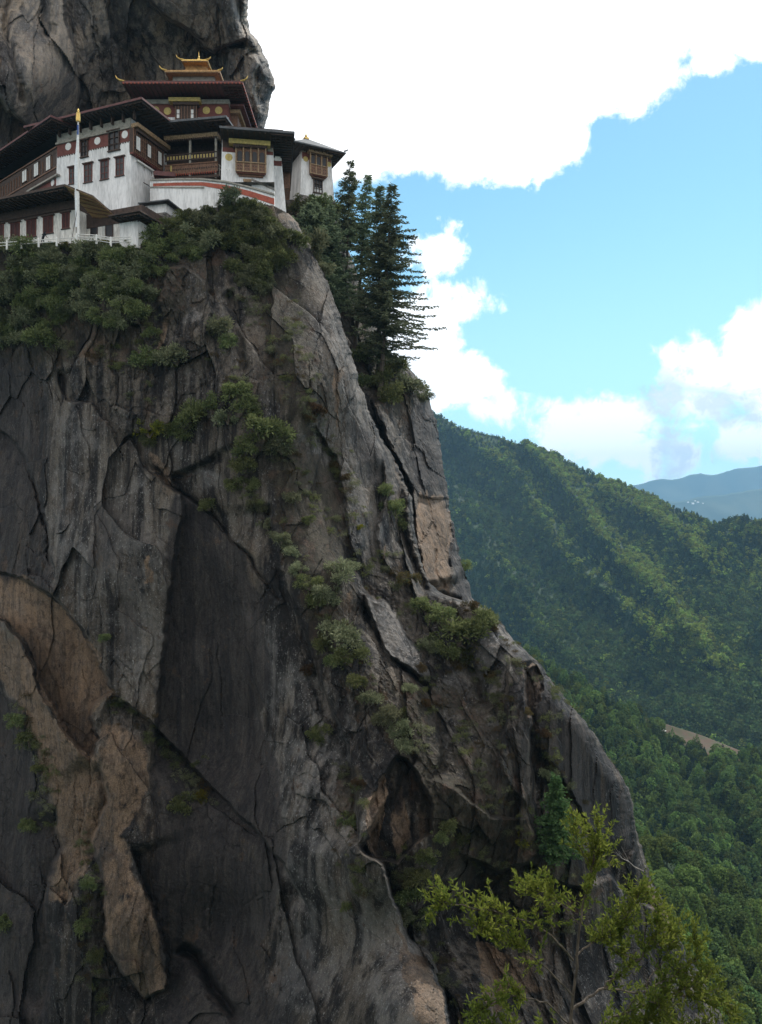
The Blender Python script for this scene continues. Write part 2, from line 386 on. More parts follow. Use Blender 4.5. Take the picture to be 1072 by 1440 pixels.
t.l.new(t.mix(t.smooth(t.math('ADD', at.outputs['Fac'], t.math('MULTIPLY', t.math('SUBTRACT', n1, .5), .7)), .4, .6), (.026, .048, .016), t.mix(t.smooth(t.noise(g, .14, 5), .4, .6), (.085, .055, .035), (.065, .06, .03))), b.inputs['Base Color'])
b.inputs['Roughness'].default_value = .95; M['wooded_ground'] = m
GX, GY, GV = slope('wooded_spur', F_ridge, Fd2, 560, 1300, 1560, 260, 220, M['wooded_ground'], F_feats, namp=14, nsc=.02, seed=31, back=(60, 90), rough=2)
clearing_poly = [(905, 1004), (985, 1026), (1052, 1048), (1042, 1084), (1012, 1070), (960, 1046), (915, 1026)]
bare = np.concatenate([np.zeros((3, GX.shape[1])), inpoly(GX, GY, clearing_poly, 5)], 0).ravel()
a = bpy.data.objects['wooded_spur'].data.color_attributes.new('bare', 'FLOAT_COLOR', 'POINT')
a.data.foreach_set('color', np.repeat(bare[:, None], 4, 1).astype(np.float32).ravel())
G_ridge = [(760, 1120), (860, 1170), (905, 1198), (940, 1212), (1000, 1245), (1035, 1272), (1072, 1300), (1180, 1370), (1350, 1430)]
Gd = rbf([(760, 1120, 330), (905, 1195, 290), (1000, 1240, 280), (1072, 1295, 270), (1350, 1430, 240), (905, 1400, 210), (1072, 1500, 190), (760, 1500, 200), (1300, 1560, 180)])
HX, HY, HV = slope('near_wooded_spur', G_ridge, Gd, 760, 1300, 1620, 90, 80, M['wooded_ground'], (), namp=6, nsc=.04, seed=41, back=(30, 50), rough=2)

# ------------------------------------------------------------------ the cliffs
def slabs(u, v, seed):
    """fractured slabs: every cell is a tilted plane of its own; returns offset (about -1..1) and closeness to the joint"""
    iu = np.floor(u); iv = np.floor(v); b1 = np.full(u.shape, 1e9); b2 = b1.copy(); off = np.zeros(u.shape)
    z0 = np.zeros(u.shape, np.int64)
    for a in (-1, 0, 1):
        for b in (-1, 0, 1):
            cu = (iu+a).astype(np.int64); cv = (iv+b).astype(np.int64)
            h1 = _h(cu, cv, z0, seed); h2 = _h(cu, cv, z0+1, seed); h3 = _h(cu, cv, z0+2, seed); h4 = _h(cu, cv, z0+3, seed); h5 = _h(cu, cv, z0+4, seed)
            du = u-(iu+a+h1); dv = v-(iv+b+h2); d = du*du+dv*dv
            o_ = (h3*2-1)+(h4-.5)*1.5*du+(h5-.5)*1.5*dv
            m = d < b1
            b2 = np.where(m, b1, np.minimum(b2, d)); off = np.where(m, o_, off); b1 = np.where(m, d, b1)
    return off, np.sqrt(b2)-np.sqrt(b1)
def rock_noise(X, Y, Z, D, seed=0, amp=1.0):
    """relief in metres: broad ribs, fractured slabs in three sizes, a little grain"""
    n = 1.9*fbm(X*.075, Y*.075, Z*.018, 3, seed+1)
    g1 = 2.2*fbm(X*.12, Y*.12, Z*.12, 3, seed+8); g2 = 2.2*fbm(X*.12, Y*.12, Z*.12, 3, seed+80)
    H = X*.9+Y*.35+g1; K = Z+X*.35+g2
    o1, e1 = slabs(H/6.5, K/19, seed+30); o2, e2 = slabs(H/2.9+3.3, K/8.5+1.7, seed+31); o3, e3 = slabs((H+.4*g2)/1.25, (K-.3*H)/3.1, seed+32)
    rough = sstep(fbm(X*.07, Y*.07, Z*.05, 2, seed+40), -.15, .35)
    n = n+1.05*o1+.55*o2*(.5+.8*rough)+.20*o3*(.2+1.0*rough)
    n = n-.16*np.exp(-(e1/.03)**2)*(.2+rough)-.12*np.exp(-(e2/.04)**2)*rough
    n = n+.20*fbm(X*.55, Y*.55, Z*.16, 3, seed+20)*(.4+rough)
    n = n+.16*rough*ridged(X*1.5, Y*1.5, Z*.8, 3, seed+24)
    n = n+.05*fbm(X*4, Y*4, Z*2.2, 2, seed+27)*(.4+rough)
    n = n+.16*rough*fbm(X*2.2, Y*2.2, Z*1.6, 2, seed+44)
    return n*amp

def ledge(px, py, poly, amp, soft=2.0, decay=40.0, side=1, ends=.12):
    """one side of a line steps back by amp metres and comes forward again over decay pixels"""
    d, s, tt = pline(px, py, poly)
    sd_ = d*s*side
    e = sstep(tt, 0, ends)*sstep(1-tt, 0, ends)
    return amp*sstep(sd_, -soft, soft)*np.exp(-np.maximum(sd_, 0)/decay)*e
def groove(px, py, poly, amp, wd, ends=.1):
    d, s, tt = pline(px, py, poly)
    return amp*np.exp(-(d/wd)**2)*sstep(tt, 0, ends)*sstep(1-tt, 0, ends)

RN = {}
def cliff_mesh(name, xl, sil, ys, ncol, base, feat, paint, top=None, calm=None, mat='rock', seed=0, roundw=34, roundr=7, amp=1.0, wrap=12):
    nr = len(ys); sp = np.array(sil, float)
    sx = np.interp(ys, sp[:, 0], sp[:, 1])
    u = np.linspace(0, 1, ncol)[None]; PY = np.repeat(ys[:, None], ncol, 1)
    PX = xl+u*(sx[:, None]-xl); e0 = sx[:, None]-PX
    PX = PX+(3.4*fbm(PX/30, PY/20, PX*0+seed, 4, seed)+1.6*fbm(PX/9, PY/5, PX*0+seed, 2, seed+3))*np.exp(-e0/14)
    py = PY if top is None else np.maximum(PY, np.interp(PX, [p[0] for p in top], [p[1] for p in top])+2*fbm(PX/18, PX*0, PX*0+2, 3, 5))
    wx = 5*fbm(PX/26, PY/26, PX*0, 3, seed+61)+1.6*fbm(PX/6, PY/6, PX*0, 2, seed+63); wy = 5*fbm(PX/26, PY/26, PX*0+7, 3, seed+62)
    qx = PX+wx; qy = py+wy
    D = base(PX, py)
    dd = feat(qx, qy)
    X = (PX-CX)/F*D; Z = (CY-py)/F*D
    edge = e0+3*fbm(PX/25, PY/18, PX*0+4, 3, seed+6)
    D = D+dd-rock_noise(X, D, Z, D, seed, amp)*(1 if calm is None else 1-.75*np.clip(calm(qx, qy), 0, 1))
    t_ = np.clip(1-edge/roundw, 0, 1); D = D+roundr*(1-np.sqrt(np.maximum(0, 1-t_*t_)))
    V = np.stack([(PX-CX)/F*D, D, (CY-py)/F*D], -1)
    if top is not None:
        lift = (py-PY)                                   # rows above the rim lie back as the terrace
        V[..., 1] += lift*.62; V[..., 0] += lift*.62*(PX-CX)/F
    ex = []
    for k in range(1, wrap+1):
        e = V[:, -1].copy(); q_ = 1+(2.2*k+.15*k*k)/e[:, 1]; e = e*q_[:, None]; e[:, 0] -= 1.1*k
        ex.append(e)
    V = np.concatenate([V, np.stack(ex, 1)], 1)
    px2 = qx+9*fbm(PX/34, PY/34, PX*0+11, 4, seed+66)+3*fbm(PX/7, PY/12, PX*0+3, 2, seed+68); py2 = qy+12*fbm(PX/34, PY/34, PX*0+15, 4, seed+67)
    st = paint(px2, py2); st = [np.concatenate([s_, np.repeat(s_[:, -1:], wrap, 1)], 1) for s_ in st]
    st = np.stack(st, -1).reshape(-1, 4)
    fc = grid_faces(nr, ncol+wrap)
    o = mesh_np(name, V.reshape(-1, 3), fc, M[mat], smooth=False, attrs={'stain_shade': st}); tag(o, kind='structure')
    RN[name] = (PX.ravel(), PY.ravel(), V[:, :ncol].reshape(-1, 3))
    return o
def on_rock(px, py, name='cliff'):
    a, b_, v = RN[name]
    i = int(np.argmin((a-px)**2+(b_-py)**2))
    return Vector([float(q) for q in v[i]])

# ---- upper cliff, overhanging the monastery
A_sil = [(-560, 330), (-200, 345), (0, 350), (30, 349), (47, 352), (56, 362), (80, 374), (105, 383), (125, 385), (145, 380), (165, 375), (182, 372), (230, 378), (340, 385)]
A_base = rbf([(-200, -560, 118), (350, -560, 112), (-200, 0, 122), (60, 0, 118), (200, 0, 120), (340, 0, 119), (-200, 180, 118), (50, 120, 114), (110, 180, 128), (200, 100, 130), (340, 100, 126),
              (370, 180, 130), (200, 330, 126), (-200, 330, 124), (380, 330, 132), (0, 300, 122)])
def A_feat(x, y):
    d = ledge(x, y, [(85, -200), (92, 20), (106, 70), (112, 120), (108, 170), (80, 190), (35, 185)], 5.5, 4, 40, -1)
    d = d+ledge(x, y, [(-60, 100), (-10, 120), (20, 165), (60, 196), (110, 190), (150, 165)], 7, 4, 60, 1)
    d = d+ledge(x, y, [(150, -100), (155, 30), (168, 80), (175, 120), (190, 140)], 3.5, 3, 34, -1)
    d = d+groove(x, y, [(60, -100), (64, 10), (70, 60)], 2.6, 6)+groove(x, y, [(10, -60), (8, 40), (25, 110), (30, 150)], 1.6, 5)
    d = d+ledge(x, y, [(170, -60), (215, 10), (270, 50), (300, 75), (330, 60), (352, 50)], 5.5, 4, 40, 1)
    d = d+ledge(x, y, [(300, -120), (310, 10), (318, 60), (322, 110), (330, 170)], 3.4, 4, 26, 1)
    d = d+ledge(x, y, [(305, 70), (345, 65), (362, 90), (355, 130), (372, 175)], -2.6, 4, 30, 1)
    d = d+groove(x, y, [(330, -80), (336, 0), (350, 44)], 2.4, 7)
    return d
def A_paint(x, y):
    n = fbm(x/40, y/90, x*0, 4, 91)
    org = .75*inpoly(x, y, [(30, 175), (75, 172), (65, 195), (25, 205)], 8)+.35*inpoly(x, y, [(325, 80), (350, 100), (345, 150), (325, 120)], 8)
    drk = .8*inpoly(x, y, [(58, -100), (68, -100), (72, 60), (66, 70)], 5)+.7*inpoly(x, y, [(165, 30), (230, 50), (300, 90), (310, 160), (180, 110)], 18)+.5*inpoly(x, y, [(318, 60), (345, 60), (385, 110), (375, 185), (340, 180)], 12)
    drk = drk+.6*inpoly(x, y, [(-60, 120), (20, 165), (40, 240), (-60, 300)], 10)
    pal = .25+.6*inpoly(x, y, [(70, -100), (90, -100), (105, 120), (80, 180), (30, 150), (40, 0)], 20)+.45*inpoly(x, y, [(200, -50), (300, -40), (300, 60), (250, 40)], 14)+.15
    return org+n*.0, drk*.8+n*.3-.1, pal+n*.4+.2, 0*x+.1
cliff_mesh('upper_cliff', -190, A_sil, np.concatenate([np.linspace(-560, -40, 60), np.linspace(-38, 340, 260)]), 380, A_base, A_feat, A_paint, mat='rock_pale', seed=200, roundw=26, roundr=8, amp=1.1)

# ---- right-hand buttress under the tall conifers
C_sil = [(268, 470), (300, 476), (350, 490), (400, 510), (450, 528), (500, 552), (517, 575), (535, 592), (560, 603), (590, 611), (640, 622), (680, 628), (720, 634), (760, 642), (800, 652), (840, 664), (880, 690), (930, 730), (1100, 800)]
C_base = rbf([(330, 268, 126), (470, 268, 128), (400, 400, 121), (510, 420, 128), (450, 520, 116), (575, 530, 126), (520, 620, 112), (610, 640, 121), (560, 780, 105), (640, 780, 113), (600, 900, 98), (700, 920, 104), (330, 900, 104), (600, 1100, 90), (800, 1100, 96)])
def C_feat(x, y):
    d = ledge(x, y, [(520, 560), (545, 620), (580, 690), (585, 760), (600, 830)], -6.5, 3, 60, -1, .05)
    d = d+ledge(x, y, [(586, 720), (592, 700), (610, 705), (632, 700), (636, 760), (630, 835)], 1.2, 2, 40, 1)
    d = d+groove(x, y, [(612, 770), (610, 800), (624, 828)], .8, 2.5)+groove(x, y, [(632, 735), (626, 770), (634, 800)], .8, 2)
    d = d+groove(x, y, [(600, 835), (625, 838), (650, 845)], 2.0, 6)
    return d
def C_paint(x, y):
    n = fbm(x/12, y/60, x*0, 4, 95)
    org = 1.25*inpoly(x, y+14*fbm(x/5, x*0, x*0, 3, 3), [(580, 735), (586, 705), (600, 700), (633, 712), (632, 770), (629, 838), (606, 832), (592, 800)], 6)
    org = org+.9*inpoly(x, y, [(497, 405), (510, 400), (522, 470), (500, 500)], 8)
    drk = .9*inpoly(x, y, [(560, 600), (600, 560), (632, 650), (630, 706), (585, 690)], 14)+.75*inpoly(x, y, [(633, 700), (645, 780), (665, 850), (640, 850)], 8)
    pal = .45*inpoly(x, y, [(575, 560), (600, 540), (612, 620), (590, 640)], 16)+.15
    mos = .9*inpoly(x, y, [(400, 268), (470, 268), (500, 400), (560, 520), (595, 560), (560, 600), (520, 560), (450, 400)], 18)
    return org, drk*.8+.3*n, pal+.3*n, mos
cliff_mesh('conifer_buttress', 330, C_sil, np.concatenate([np.linspace(268, 960, 330), np.linspace(964, 1100, 20)]), 200, C_base, C_feat, C_paint,
           top=[(300, 275), (470, 282), (500, 300), (900, 300)], calm=lambda x, y: inpoly(x, y, [(585, 690), (632, 690), (634, 840), (600, 840)], 8), seed=300, roundw=22, roundr=6)

# ---- the main face
B_sil = [(262, 408), (300, 408), (315, 419), (340, 432), (370, 450), (400, 463), (450, 480), (500, 494), (550, 510), (590, 524), (620, 540), (660, 562), (700, 580), (740, 582), (780, 590), (820, 602), (835, 622),
         (850, 668), (858, 690), (880, 708), (900, 722), (915, 740), (937, 762), (960, 778), (985, 797), (1010, 820), (1030, 834), (1060, 852), (1080, 866), (1100, 880), (1120, 889), (1145, 891),
         (1160, 892), (1180, 897), (1210, 907), (1250, 924), (1290, 940), (1330, 962), (1370, 985), (1440, 1020), (1560, 1070), (1750, 1150)]
B_top = [(-200, 343), (0, 343), (185, 340), (215, 325), (240, 306), (270, 298), (300, 290), (340, 284), (385, 288), (408, 300), (420, 300)]
B_base = rbf([(-180, 343, 104), (0, 343, 92), (110, 341, 91), (190, 335, 91), (240, 300, 95), (300, 290, 96), (340, 284, 96.5), (400, 292, 98), (420, 330, 99),
              (-180, 600, 110), (0, 600, 100), (120, 600, 91), (250, 600, 89), (350, 600, 88), (440, 560, 89), (470, 450, 95), (520, 600, 97),
              (-180, 900, 102), (0, 850, 95), (150, 800, 88), (300, 850, 89), (400, 800, 84), (470, 800, 84), (570, 760, 95), (600, 850, 91),
              (0, 1050, 94), (180, 1050, 86), (300, 1050, 90), (400, 1000, 84), (450, 1000, 80), (560, 950, 80), (640, 960, 84), (700, 900, 86), (740, 1000, 80), (850, 1080, 88), (890, 1150, 92),
              (0, 1300, 90), (200, 1300, 82), (300, 1300, 86), (380, 1250, 80), (470, 1300, 74), (545, 1230, 67), (600, 1400, 64), (650, 1300, 78), (760, 1200, 78), (860, 1200, 88), (900, 1280, 90), (950, 1360, 92),
              (-180, 1400, 98), (0, 1750, 82), (300, 1750, 76), (600, 1750, 58), (760, 1500, 68), (1000, 1750, 80), (1150, 1750, 86)])
arch = [(-60, 800), (-5, 803), (30, 814), (62, 832), (95, 858), (118, 890), (136, 925), (152, 958), (158, 972), (138, 984), (128, 1000), (140, 1040), (126, 1062), (100, 1035), (72, 985), (40, 915), (0, 868), (-60, 850)]
tan_low = [(-40, 870), (0, 878), (38, 930), (75, 1000), (105, 1040), (140, 1062), (150, 1010), (185, 1030), (206, 1045), (212, 1100), (195, 1150), (172, 1175), (190, 1225), (222, 1300), (236, 1360), (228, 1392), (205, 1400),
           (165, 1362), (146, 1320), (148, 1250), (140, 1190), (118, 1230), (95, 1280), (62, 1262), (80, 1190), (78, 1130), (55, 1070), (30, 1000), (0, 960), (-40, 930)]
dark_band = [(242, 690), (280, 712), (335, 770), (372, 850), (382, 930), (372, 1010), (398, 1100), (402, 1200), (372, 1300), (345, 1420), (380, 1600), (230, 1600), (235, 1380), (222, 1240), (213, 1100), (222, 980), (232, 860)]
slab = [(512, 838), (540, 846), (566, 882), (598, 938), (600, 958), (578, 940), (552, 926), (530, 890)]
cave = [(556, 1062), (572, 1068), (592, 1092), (607, 1132), (604, 1172), (580, 1188), (560, 1212), (530, 1205), (518, 1180), (520, 1135), (534, 1095)]
smooth_face = [(712, 905), (742, 925), (770, 965), (810, 1010), (860, 1075), (888, 1130), (892, 1180), (880, 1215), (850, 1200), (812, 1130), (780, 1090), (756, 1040), (735, 985), (718, 985)]
def B_feat(x, y):
    d = 5.0*inpoly(x, y, arch, 2.5)*(.35+.65*sstep(x+.4*(y-800), -20, 160))
    d = d+ledge(x, y, [(0, 868), (30, 905), (60, 975), (95, 1035), (130, 1075)], -2.2, 2, 30, 1)
    d = d+ledge(x, y, [(156, 975), (185, 992), (212, 1015), (262, 1072), (305, 1115), (350, 1158), (395, 1208), (440, 1290)], 2.6, 2, 46, 1, .06)
    d = d+ledge(x, y, [(-10, 595), (22, 622), (42, 672), (64, 722), (72, 780), (80, 830)], 1.6, 2, 36, 1)
    d = d+groove(x, y, [(24, 620), (45, 680), (66, 740), (70, 800)], .8, 2)
    d = d+ledge(x, y, [(78, 520), (92, 562), (130, 566), (152, 600), (165, 628), (184, 618), (205, 655), (245, 690), (285, 715), (335, 765)], 1.5, 2, 26, -1, .04)
    d = d+groove(x, y, [(208, 648), (250, 690), (285, 712), (345, 780), (400, 850)], 1.2, 2.4)
    d = d+ledge(x, y, [(240, 665), (262, 708), (244, 790), (236, 860), (226, 960), (214, 1100)], 2.4, 4, 90, -1, .06)
    d = d+ledge(x, y, [(140, 1065), (150, 1130), (128, 1180), (150, 1250)], 2.2, 3, 22, 1)
    d = d+ledge(x, y, [(148, 1240), (146, 1320), (170, 1366), (205, 1402), (232, 1392), (240, 1350), (215, 1280), (180, 1190)], 3.5, 2, 30, 1, .03)
    d = d+ledge(x, y, [(75, 1130), (85, 1190), (60, 1270), (75, 1350), (60, 1440)], 2.4, 4, 50, 1)
    d = d+groove(x, y, [(248, 1330), (275, 1345), (300, 1390), (340, 1440)], 3, 8)
    d = d+ledge(x, y, [(210, 455), (240, 375), (262, 372), (290, 400), (300, 440), (285, 500)], -1.6, 3, 30, 1)
    d = d+groove(x, y, [(322, 405), (330, 460), (345, 530)], 1.8, 8)
    # pillars in the middle
    d = d+ledge(x, y, [(378, 700), (385, 760), (402, 830), (432, 900), (448, 950), (470, 1010), (492, 1060), (500, 1120), (505, 1200)], 3.0, 4, 40, 1, .05)
    d = d+ledge(x, y, [(440, 590), (470, 640), (485, 700), (492, 760), (500, 800)], 1.8, 3, 40, 1)
    d = d+ledge(x, y, [(535, 640), (545, 690), (530, 740), (532, 780), (560, 815)], 2.2, 3, 24, 1)
    d = d+groove(x, y, [(540, 600), (556, 650), (562, 700), (566, 740), (580, 790), (600, 840)], 4.5, 8, .05)
    d = d+ledge(x, y, [(478, 790), (505, 815), (520, 845), (528, 890), (560, 935), (590, 960), (612, 1000), (622, 1050), (610, 1100)], 2.6, 3, 36, -1, .05)
    d = d-1.2*inpoly(x, y, slab, 3)
    d = d+ledge(x, y, [(512, 838), (530, 890), (552, 926), (578, 945), (600, 962)], 2.4, 2, 26, 1)
    d = d+4.2*inpoly(x, y, cave, 3)*(.4+.6*sstep(x-y*.2, 280, 360))
    d = d+ledge(x, y, [(500, 1190), (540, 1215), (556, 1270), (575, 1320), (605, 1345), (625, 1400), (640, 1500)], 7.0, 3, 60, -1, .04)
    d = d+groove(x, y, [(640, 850), (650, 900), (668, 950), (690, 1000)], 1.6, 6)
    # lower right buttress
    d = d+ledge(x, y, [(716, 905), (712, 960), (714, 1010), (700, 1070), (722, 1112), (748, 1142)], -1.8, 3, 34, -1)
    d = d+ledge(x, y, [(735, 930), (742, 985), (748, 1040), (746, 1138)], 2.6, 2.5, 30, -1, .05)
    d = d+2.0*inpoly(x, y, [(736, 945), (755, 940), (764, 950), (760, 985), (748, 1005), (742, 1010)], 2)
    d = d+ledge(x, y, [(600, 1090), (640, 1110), (690, 1150), (745, 1150), (760, 1200), (720, 1230), (660, 1215), (640, 1190)], -1.5, 3, 30, 1)
    d = d+ledge(x, y, [(650, 1205), (700, 1222), (745, 1215), (790, 1240), (830, 1250)], 4.0, 3, 30, 1)
    d = d+ledge(x, y, [(842, 1190), (862, 1235), (880, 1260), (905, 1268), (920, 1275)], 5.0, 3, 34, -1)
    d = d+ledge(x, y, [(760, 1040), (790, 1095), (822, 1150), (850, 1205), (862, 1240)], 2.2, 3, 34, 1)
    d = d+ledge(x, y, [(664, 1220), (670, 1300), (690, 1360), (700, 1440), (705, 1520)], 3.0, 3, 40, -1)
    d = d+groove(x, y, [(888, 1130), (893, 1160), (896, 1190), (880, 1215)], -1.2, 5)
    return d
def B_paint(x, y):
    n = fbm(x/30, y/60, x*0, 4, 97); nf = fbm(x/9, y/26, x*0, 3, 98)
    org = 1.15*inpoly(x, y, arch, 5)+.82*inpoly(x, y, tan_low, 9)
    for pg, a_ in (([(226, 445), (233, 440), (232, 490), (222, 495)], .8), ([(205, 780), (216, 778), (214, 815), (204, 815)], .9), ([(472, 515), (482, 512), (478, 560), (474, 600), (471, 560)], 1.1),
                   ([(736, 945), (755, 940), (764, 950), (760, 985), (748, 1005), (742, 1010)], 1.3), ([(520, 1130), (534, 1098), (545, 1085), (540, 1150), (530, 1200), (518, 1180)], 1.7), ([(560, 1120), (568, 1085), (574, 1120), (566, 1180), (556, 1200)], 1.3),
                   ([(548, 1150), (572, 1110), (575, 1170), (556, 1205)], .8), ([(585, 1150), (603, 1140), (602, 1175), (585, 1185)], .6), ([(672, 1318), (700, 1330), (720, 1390), (700, 1430), (680, 1400)], .95),
                   ([(700, 1340), (750, 1350), (760, 1400), (730, 1400)], .7), ([(912, 1245), (918, 1240), (938, 1285), (940, 1310), (930, 1290)], 1.2), ([(488, 835), (494, 830), (494, 855), (488, 855)], .9),
                   ([(555, 1290), (575, 1330), (600, 1350), (620, 1400), (630, 1450), (600, 1450), (570, 1380)], .7), ([(535, 770), (540, 760), (538, 800), (534, 795)], .9),
                   ([(105, 480), (175, 470), (182, 510), (150, 520), (110, 505)], .45), ([(205, 630), (240, 650), (238, 700), (215, 680)], .6)):
        org = org+a_*inpoly(x, y, pg, 3)
    drk = 1.0*inpoly(x, y, dark_band, 8)+.75*inpoly(x, y, [(-60, 480), (60, 490), (75, 620), (60, 700), (75, 840), (-60, 800)], 16)
    drk = drk+.8*inpoly(x, y, [(-60, 960), (20, 985), (45, 1060), (70, 1130), (78, 1200), (60, 1270), (70, 1440), (60, 1600), (-60, 1600)], 10)
    drk = drk+.75*inpoly(x, y, smooth_face, 5)+.6*inpoly(x, y, [(714, 960), (735, 965), (748, 1040), (746, 1138), (722, 1110), (704, 1070)], 4)
    drk = drk+.7*inpoly(x, y, [(560, 1065), (605, 1110), (605, 1160), (580, 1110), (560, 1150), (548, 1130)], 4)
    drk = drk+.5*inpoly(x, y, [(120, 700), (205, 700), (200, 900), (160, 960), (120, 870)], 14)+.6*inpoly(x, y, [(465, 560), (530, 600), (575, 700), (535, 700), (500, 640)], 12)+.4*inpoly(x, y, [(400, 830), (440, 930), (450, 1000), (420, 1000), (395, 900)], 10)
    drk = drk+.5*inpoly(x, y, [(250, 1330), (330, 1330), (420, 1440), (420, 1600), (240, 1600)], 10)
    drk = drk+.45*inpoly(x, y, [(-200, 1120), (420, 1180), (470, 1330), (560, 1800), (-200, 1800)], 60)  # overall dimness of the lower-left face, painted in as darker rock
    pal = .12+.55*inpoly(x, y, [(335, 830), (372, 870), (385, 960), (375, 1020), (400, 1110), (410, 1210), (370, 1320), (345, 1300), (395, 1180), (360, 1030), (372, 950)], 10)
    pal = pal+.4*inpoly(x, y, [(380, 880), (470, 1000), (500, 1100), (500, 1250), (470, 1440), (370, 1440), (420, 1200), (390, 1000)], 20)
    pal = pal+2.0*inpoly(x, y, slab, 3)+.6*inpoly(x, y, [(640, 930), (700, 880), (735, 915), (712, 960), (705, 1060), (745, 1140), (720, 1130), (600, 1060), (600, 980)], 14)
    pal = pal+.7*inpoly(x, y, [(275, 668), (305, 662), (308, 682), (285, 684)], 6)+.6*inpoly(x, y, [(250, 705), (278, 705), (275, 718), (255, 716)], 4)+.5*inpoly(x, y, [(262, 380), (285, 385), (282, 450), (255, 455)], 8)
    pal = pal+.35*inpoly(x, y, [(80, 560), (240, 700), (240, 900), (215, 1000), (175, 960), (150, 880), (90, 850), (70, 700)], 20)
    pal = pal+.45*inpoly(x, y, [(545, 1225), (600, 1340), (640, 1440), (640, 1600), (560, 1600), (500, 1300)], 14)+.35*inpoly(x, y, [(380, 400), (470, 420), (530, 600), (560, 700), (520, 780), (420, 620)], 20)
    mos = .75*inpoly(x, y, [(330, 310), (400, 330), (430, 420), (470, 560), (450, 620), (400, 600), (370, 480)], 22)+.8*inpoly(x, y, [(380, 600), (470, 660), (500, 790), (480, 900), (430, 870), (390, 760)], 22)
    mos = mos+.7*inpoly(x, y, [(560, 960), (720, 960), (720, 1060), (760, 1150), (850, 1260), (760, 1290), (650, 1240), (600, 1180), (580, 1060)], 24)+.95*inpoly(x, y, [(760, 1060), (790, 1090), (820, 1160), (800, 1190), (765, 1130)], 10)
    mos = mos+.6*inpoly(x, y, [(480, 1080), (520, 1070), (510, 1140), (470, 1180)], 10)+.6*inpoly(x, y, [(-60, 343), (250, 330), (330, 290), (300, 420), (180, 500), (-60, 520)], 16)+.3*inpoly(x, y, [(480, 900), (600, 980), (600, 1060), (480, 1000)], 20)
    tan = .7*inpoly(x, y, [(330, 290), (405, 292), (425, 320), (400, 322), (370, 300)], 5)
    return org+tan, drk+.35*n+.12*nf, pal+.35*n+.15*nf, mos+.4*n+.1
cliff_mesh('cliff', -160, B_sil, np.concatenate([np.linspace(262, 345, 60), np.linspace(346.4, 1450, 800), np.linspace(1454, 1750, 50)]), 600, B_base, B_feat, B_paint, top=B_top, calm=lambda x, y: .9*inpoly(x, y, arch, 6)+.6*inpoly(x, y, tan_low, 8)+.75*inpoly(x, y, dark_band, 10)+.8*inpoly(x, y, smooth_face, 8)+.8*inpoly(x, y, slab, 3)+.5*inpoly(x, y, [(470, 520), (500, 540), (560, 680), (530, 760), (490, 700)], 12), seed=100, roundw=26, roundr=6)
# mountainside that carries the viewpoint, behind and below the frame

# ------------------------------------------------------------------ foliage builders
def unit(v): return v/np.maximum(np.linalg.norm(v, axis=-1, keepdims=True), 1e-6)
def leaves_vf(C_, A_, L, W, rng, roll=1.0):
    """one slim diamond leaf per centre C_, along A_"""
    n = len(C_); A_ = unit(A_)
    r = rng.normal(size=(n, 3)); B_ = unit(np.cross(A_, r))
    L = np.broadcast_to(L, (n,))[:, None]; W = np.broadcast_to(W, (n,))[:, None]
    V = np.stack([C_, C_+A_*L*.45+B_*W*.5, C_+A_*L, C_+A_*L*.45-B_*W*.5], 1).reshape(-1, 3)
    return V, np.arange(n*4).reshape(-1, 4)
def tube_vf(pts, radii, k=6):
    pts = np.array(pts, float); V = []; n = len(pts)
    for i in range(n):
        d = pts[min(i+1, n-1)]-pts[max(i-1, 0)]; d = d/max(np.linalg.norm(d), 1e-6)
        up = np.array([0, 0, 1.0]) if abs(d[2]) < .9 else np.array([1.0, 0, 0])
        a_ = np.cross(d, up); a_ /= np.linalg.norm(a_); b_ = np.cross(d, a_)
        for j in range(k):
            t_ = 2*math.pi*j/k; V.append(pts[i]+radii[i]*(a_*math.cos(t_)+b_*math.sin(t_)))
    Fc = [(i*k+j, i*k+(j+1) % k, (i+1)*k+(j+1) % k, (i+1)*k+j) for i in range(n-1) for j in range(k)]
    return np.array(V), np.array(Fc)
def join_vf(lst):
    V = []; Fc = []; o_ = 0
    for v, f in lst:
        V.append(v); Fc.append(f+o_); o_ += len(v)
    return np.concatenate(V), np.concatenate(Fc)

def shrub_vf(seed, nclump=16, nleaf=70, L=.30, W=.10, flat=.62, spread=1.0):
    """unit shrub (radius about 1): clumps of upswept feathery leaves over a dome"""
    rng = np.random.default_rng(seed); out = []; arm = np.zeros(3)
    for k in range(nclump):
        d = unit(rng.normal(size=3)); d[2] = abs(d[2])*.9-.15
        if k % 4 == 0: arm = unit(rng.normal(size=3)*np.array([1, 1, .5]))*(.2+.5*rng.random())
        r = .1+.75*rng.random()
        c_ = arm+d*r*np.array([spread, spread, flat])*.75; s_ = .12+.34*rng.random()**1.6
        dirs = unit(rng.normal(size=(nleaf, 3))+np.array([0, 0, .55])+d*.5)
        pos = c_+dirs*s_*(rng.random((nleaf, 1))**.6)
        v, f = leaves_vf(pos, dirs+rng.normal(size=(nleaf, 3))*.35, L*(.6+.8*rng.random(nleaf))*s_*2, W*(.7+.6*rng.random(nleaf)), rng)
        out.append((v, f))
    return join_vf(out)
def stems_vf(seed, n=6):
    rng = np.random.default_rng(seed+500); out = []
    for k in range(n):
        d = unit(rng.normal(size=3)+np.array([0, 0, .8])); mid_ = d*.35+rng.normal(size=3)*.05
        out.append(tube_vf([np.array([0, 0, -.45]), mid_, d*.8*np.array([1, 1, .7])], [.05, .03, .012], 4))
    return join_vf(out)

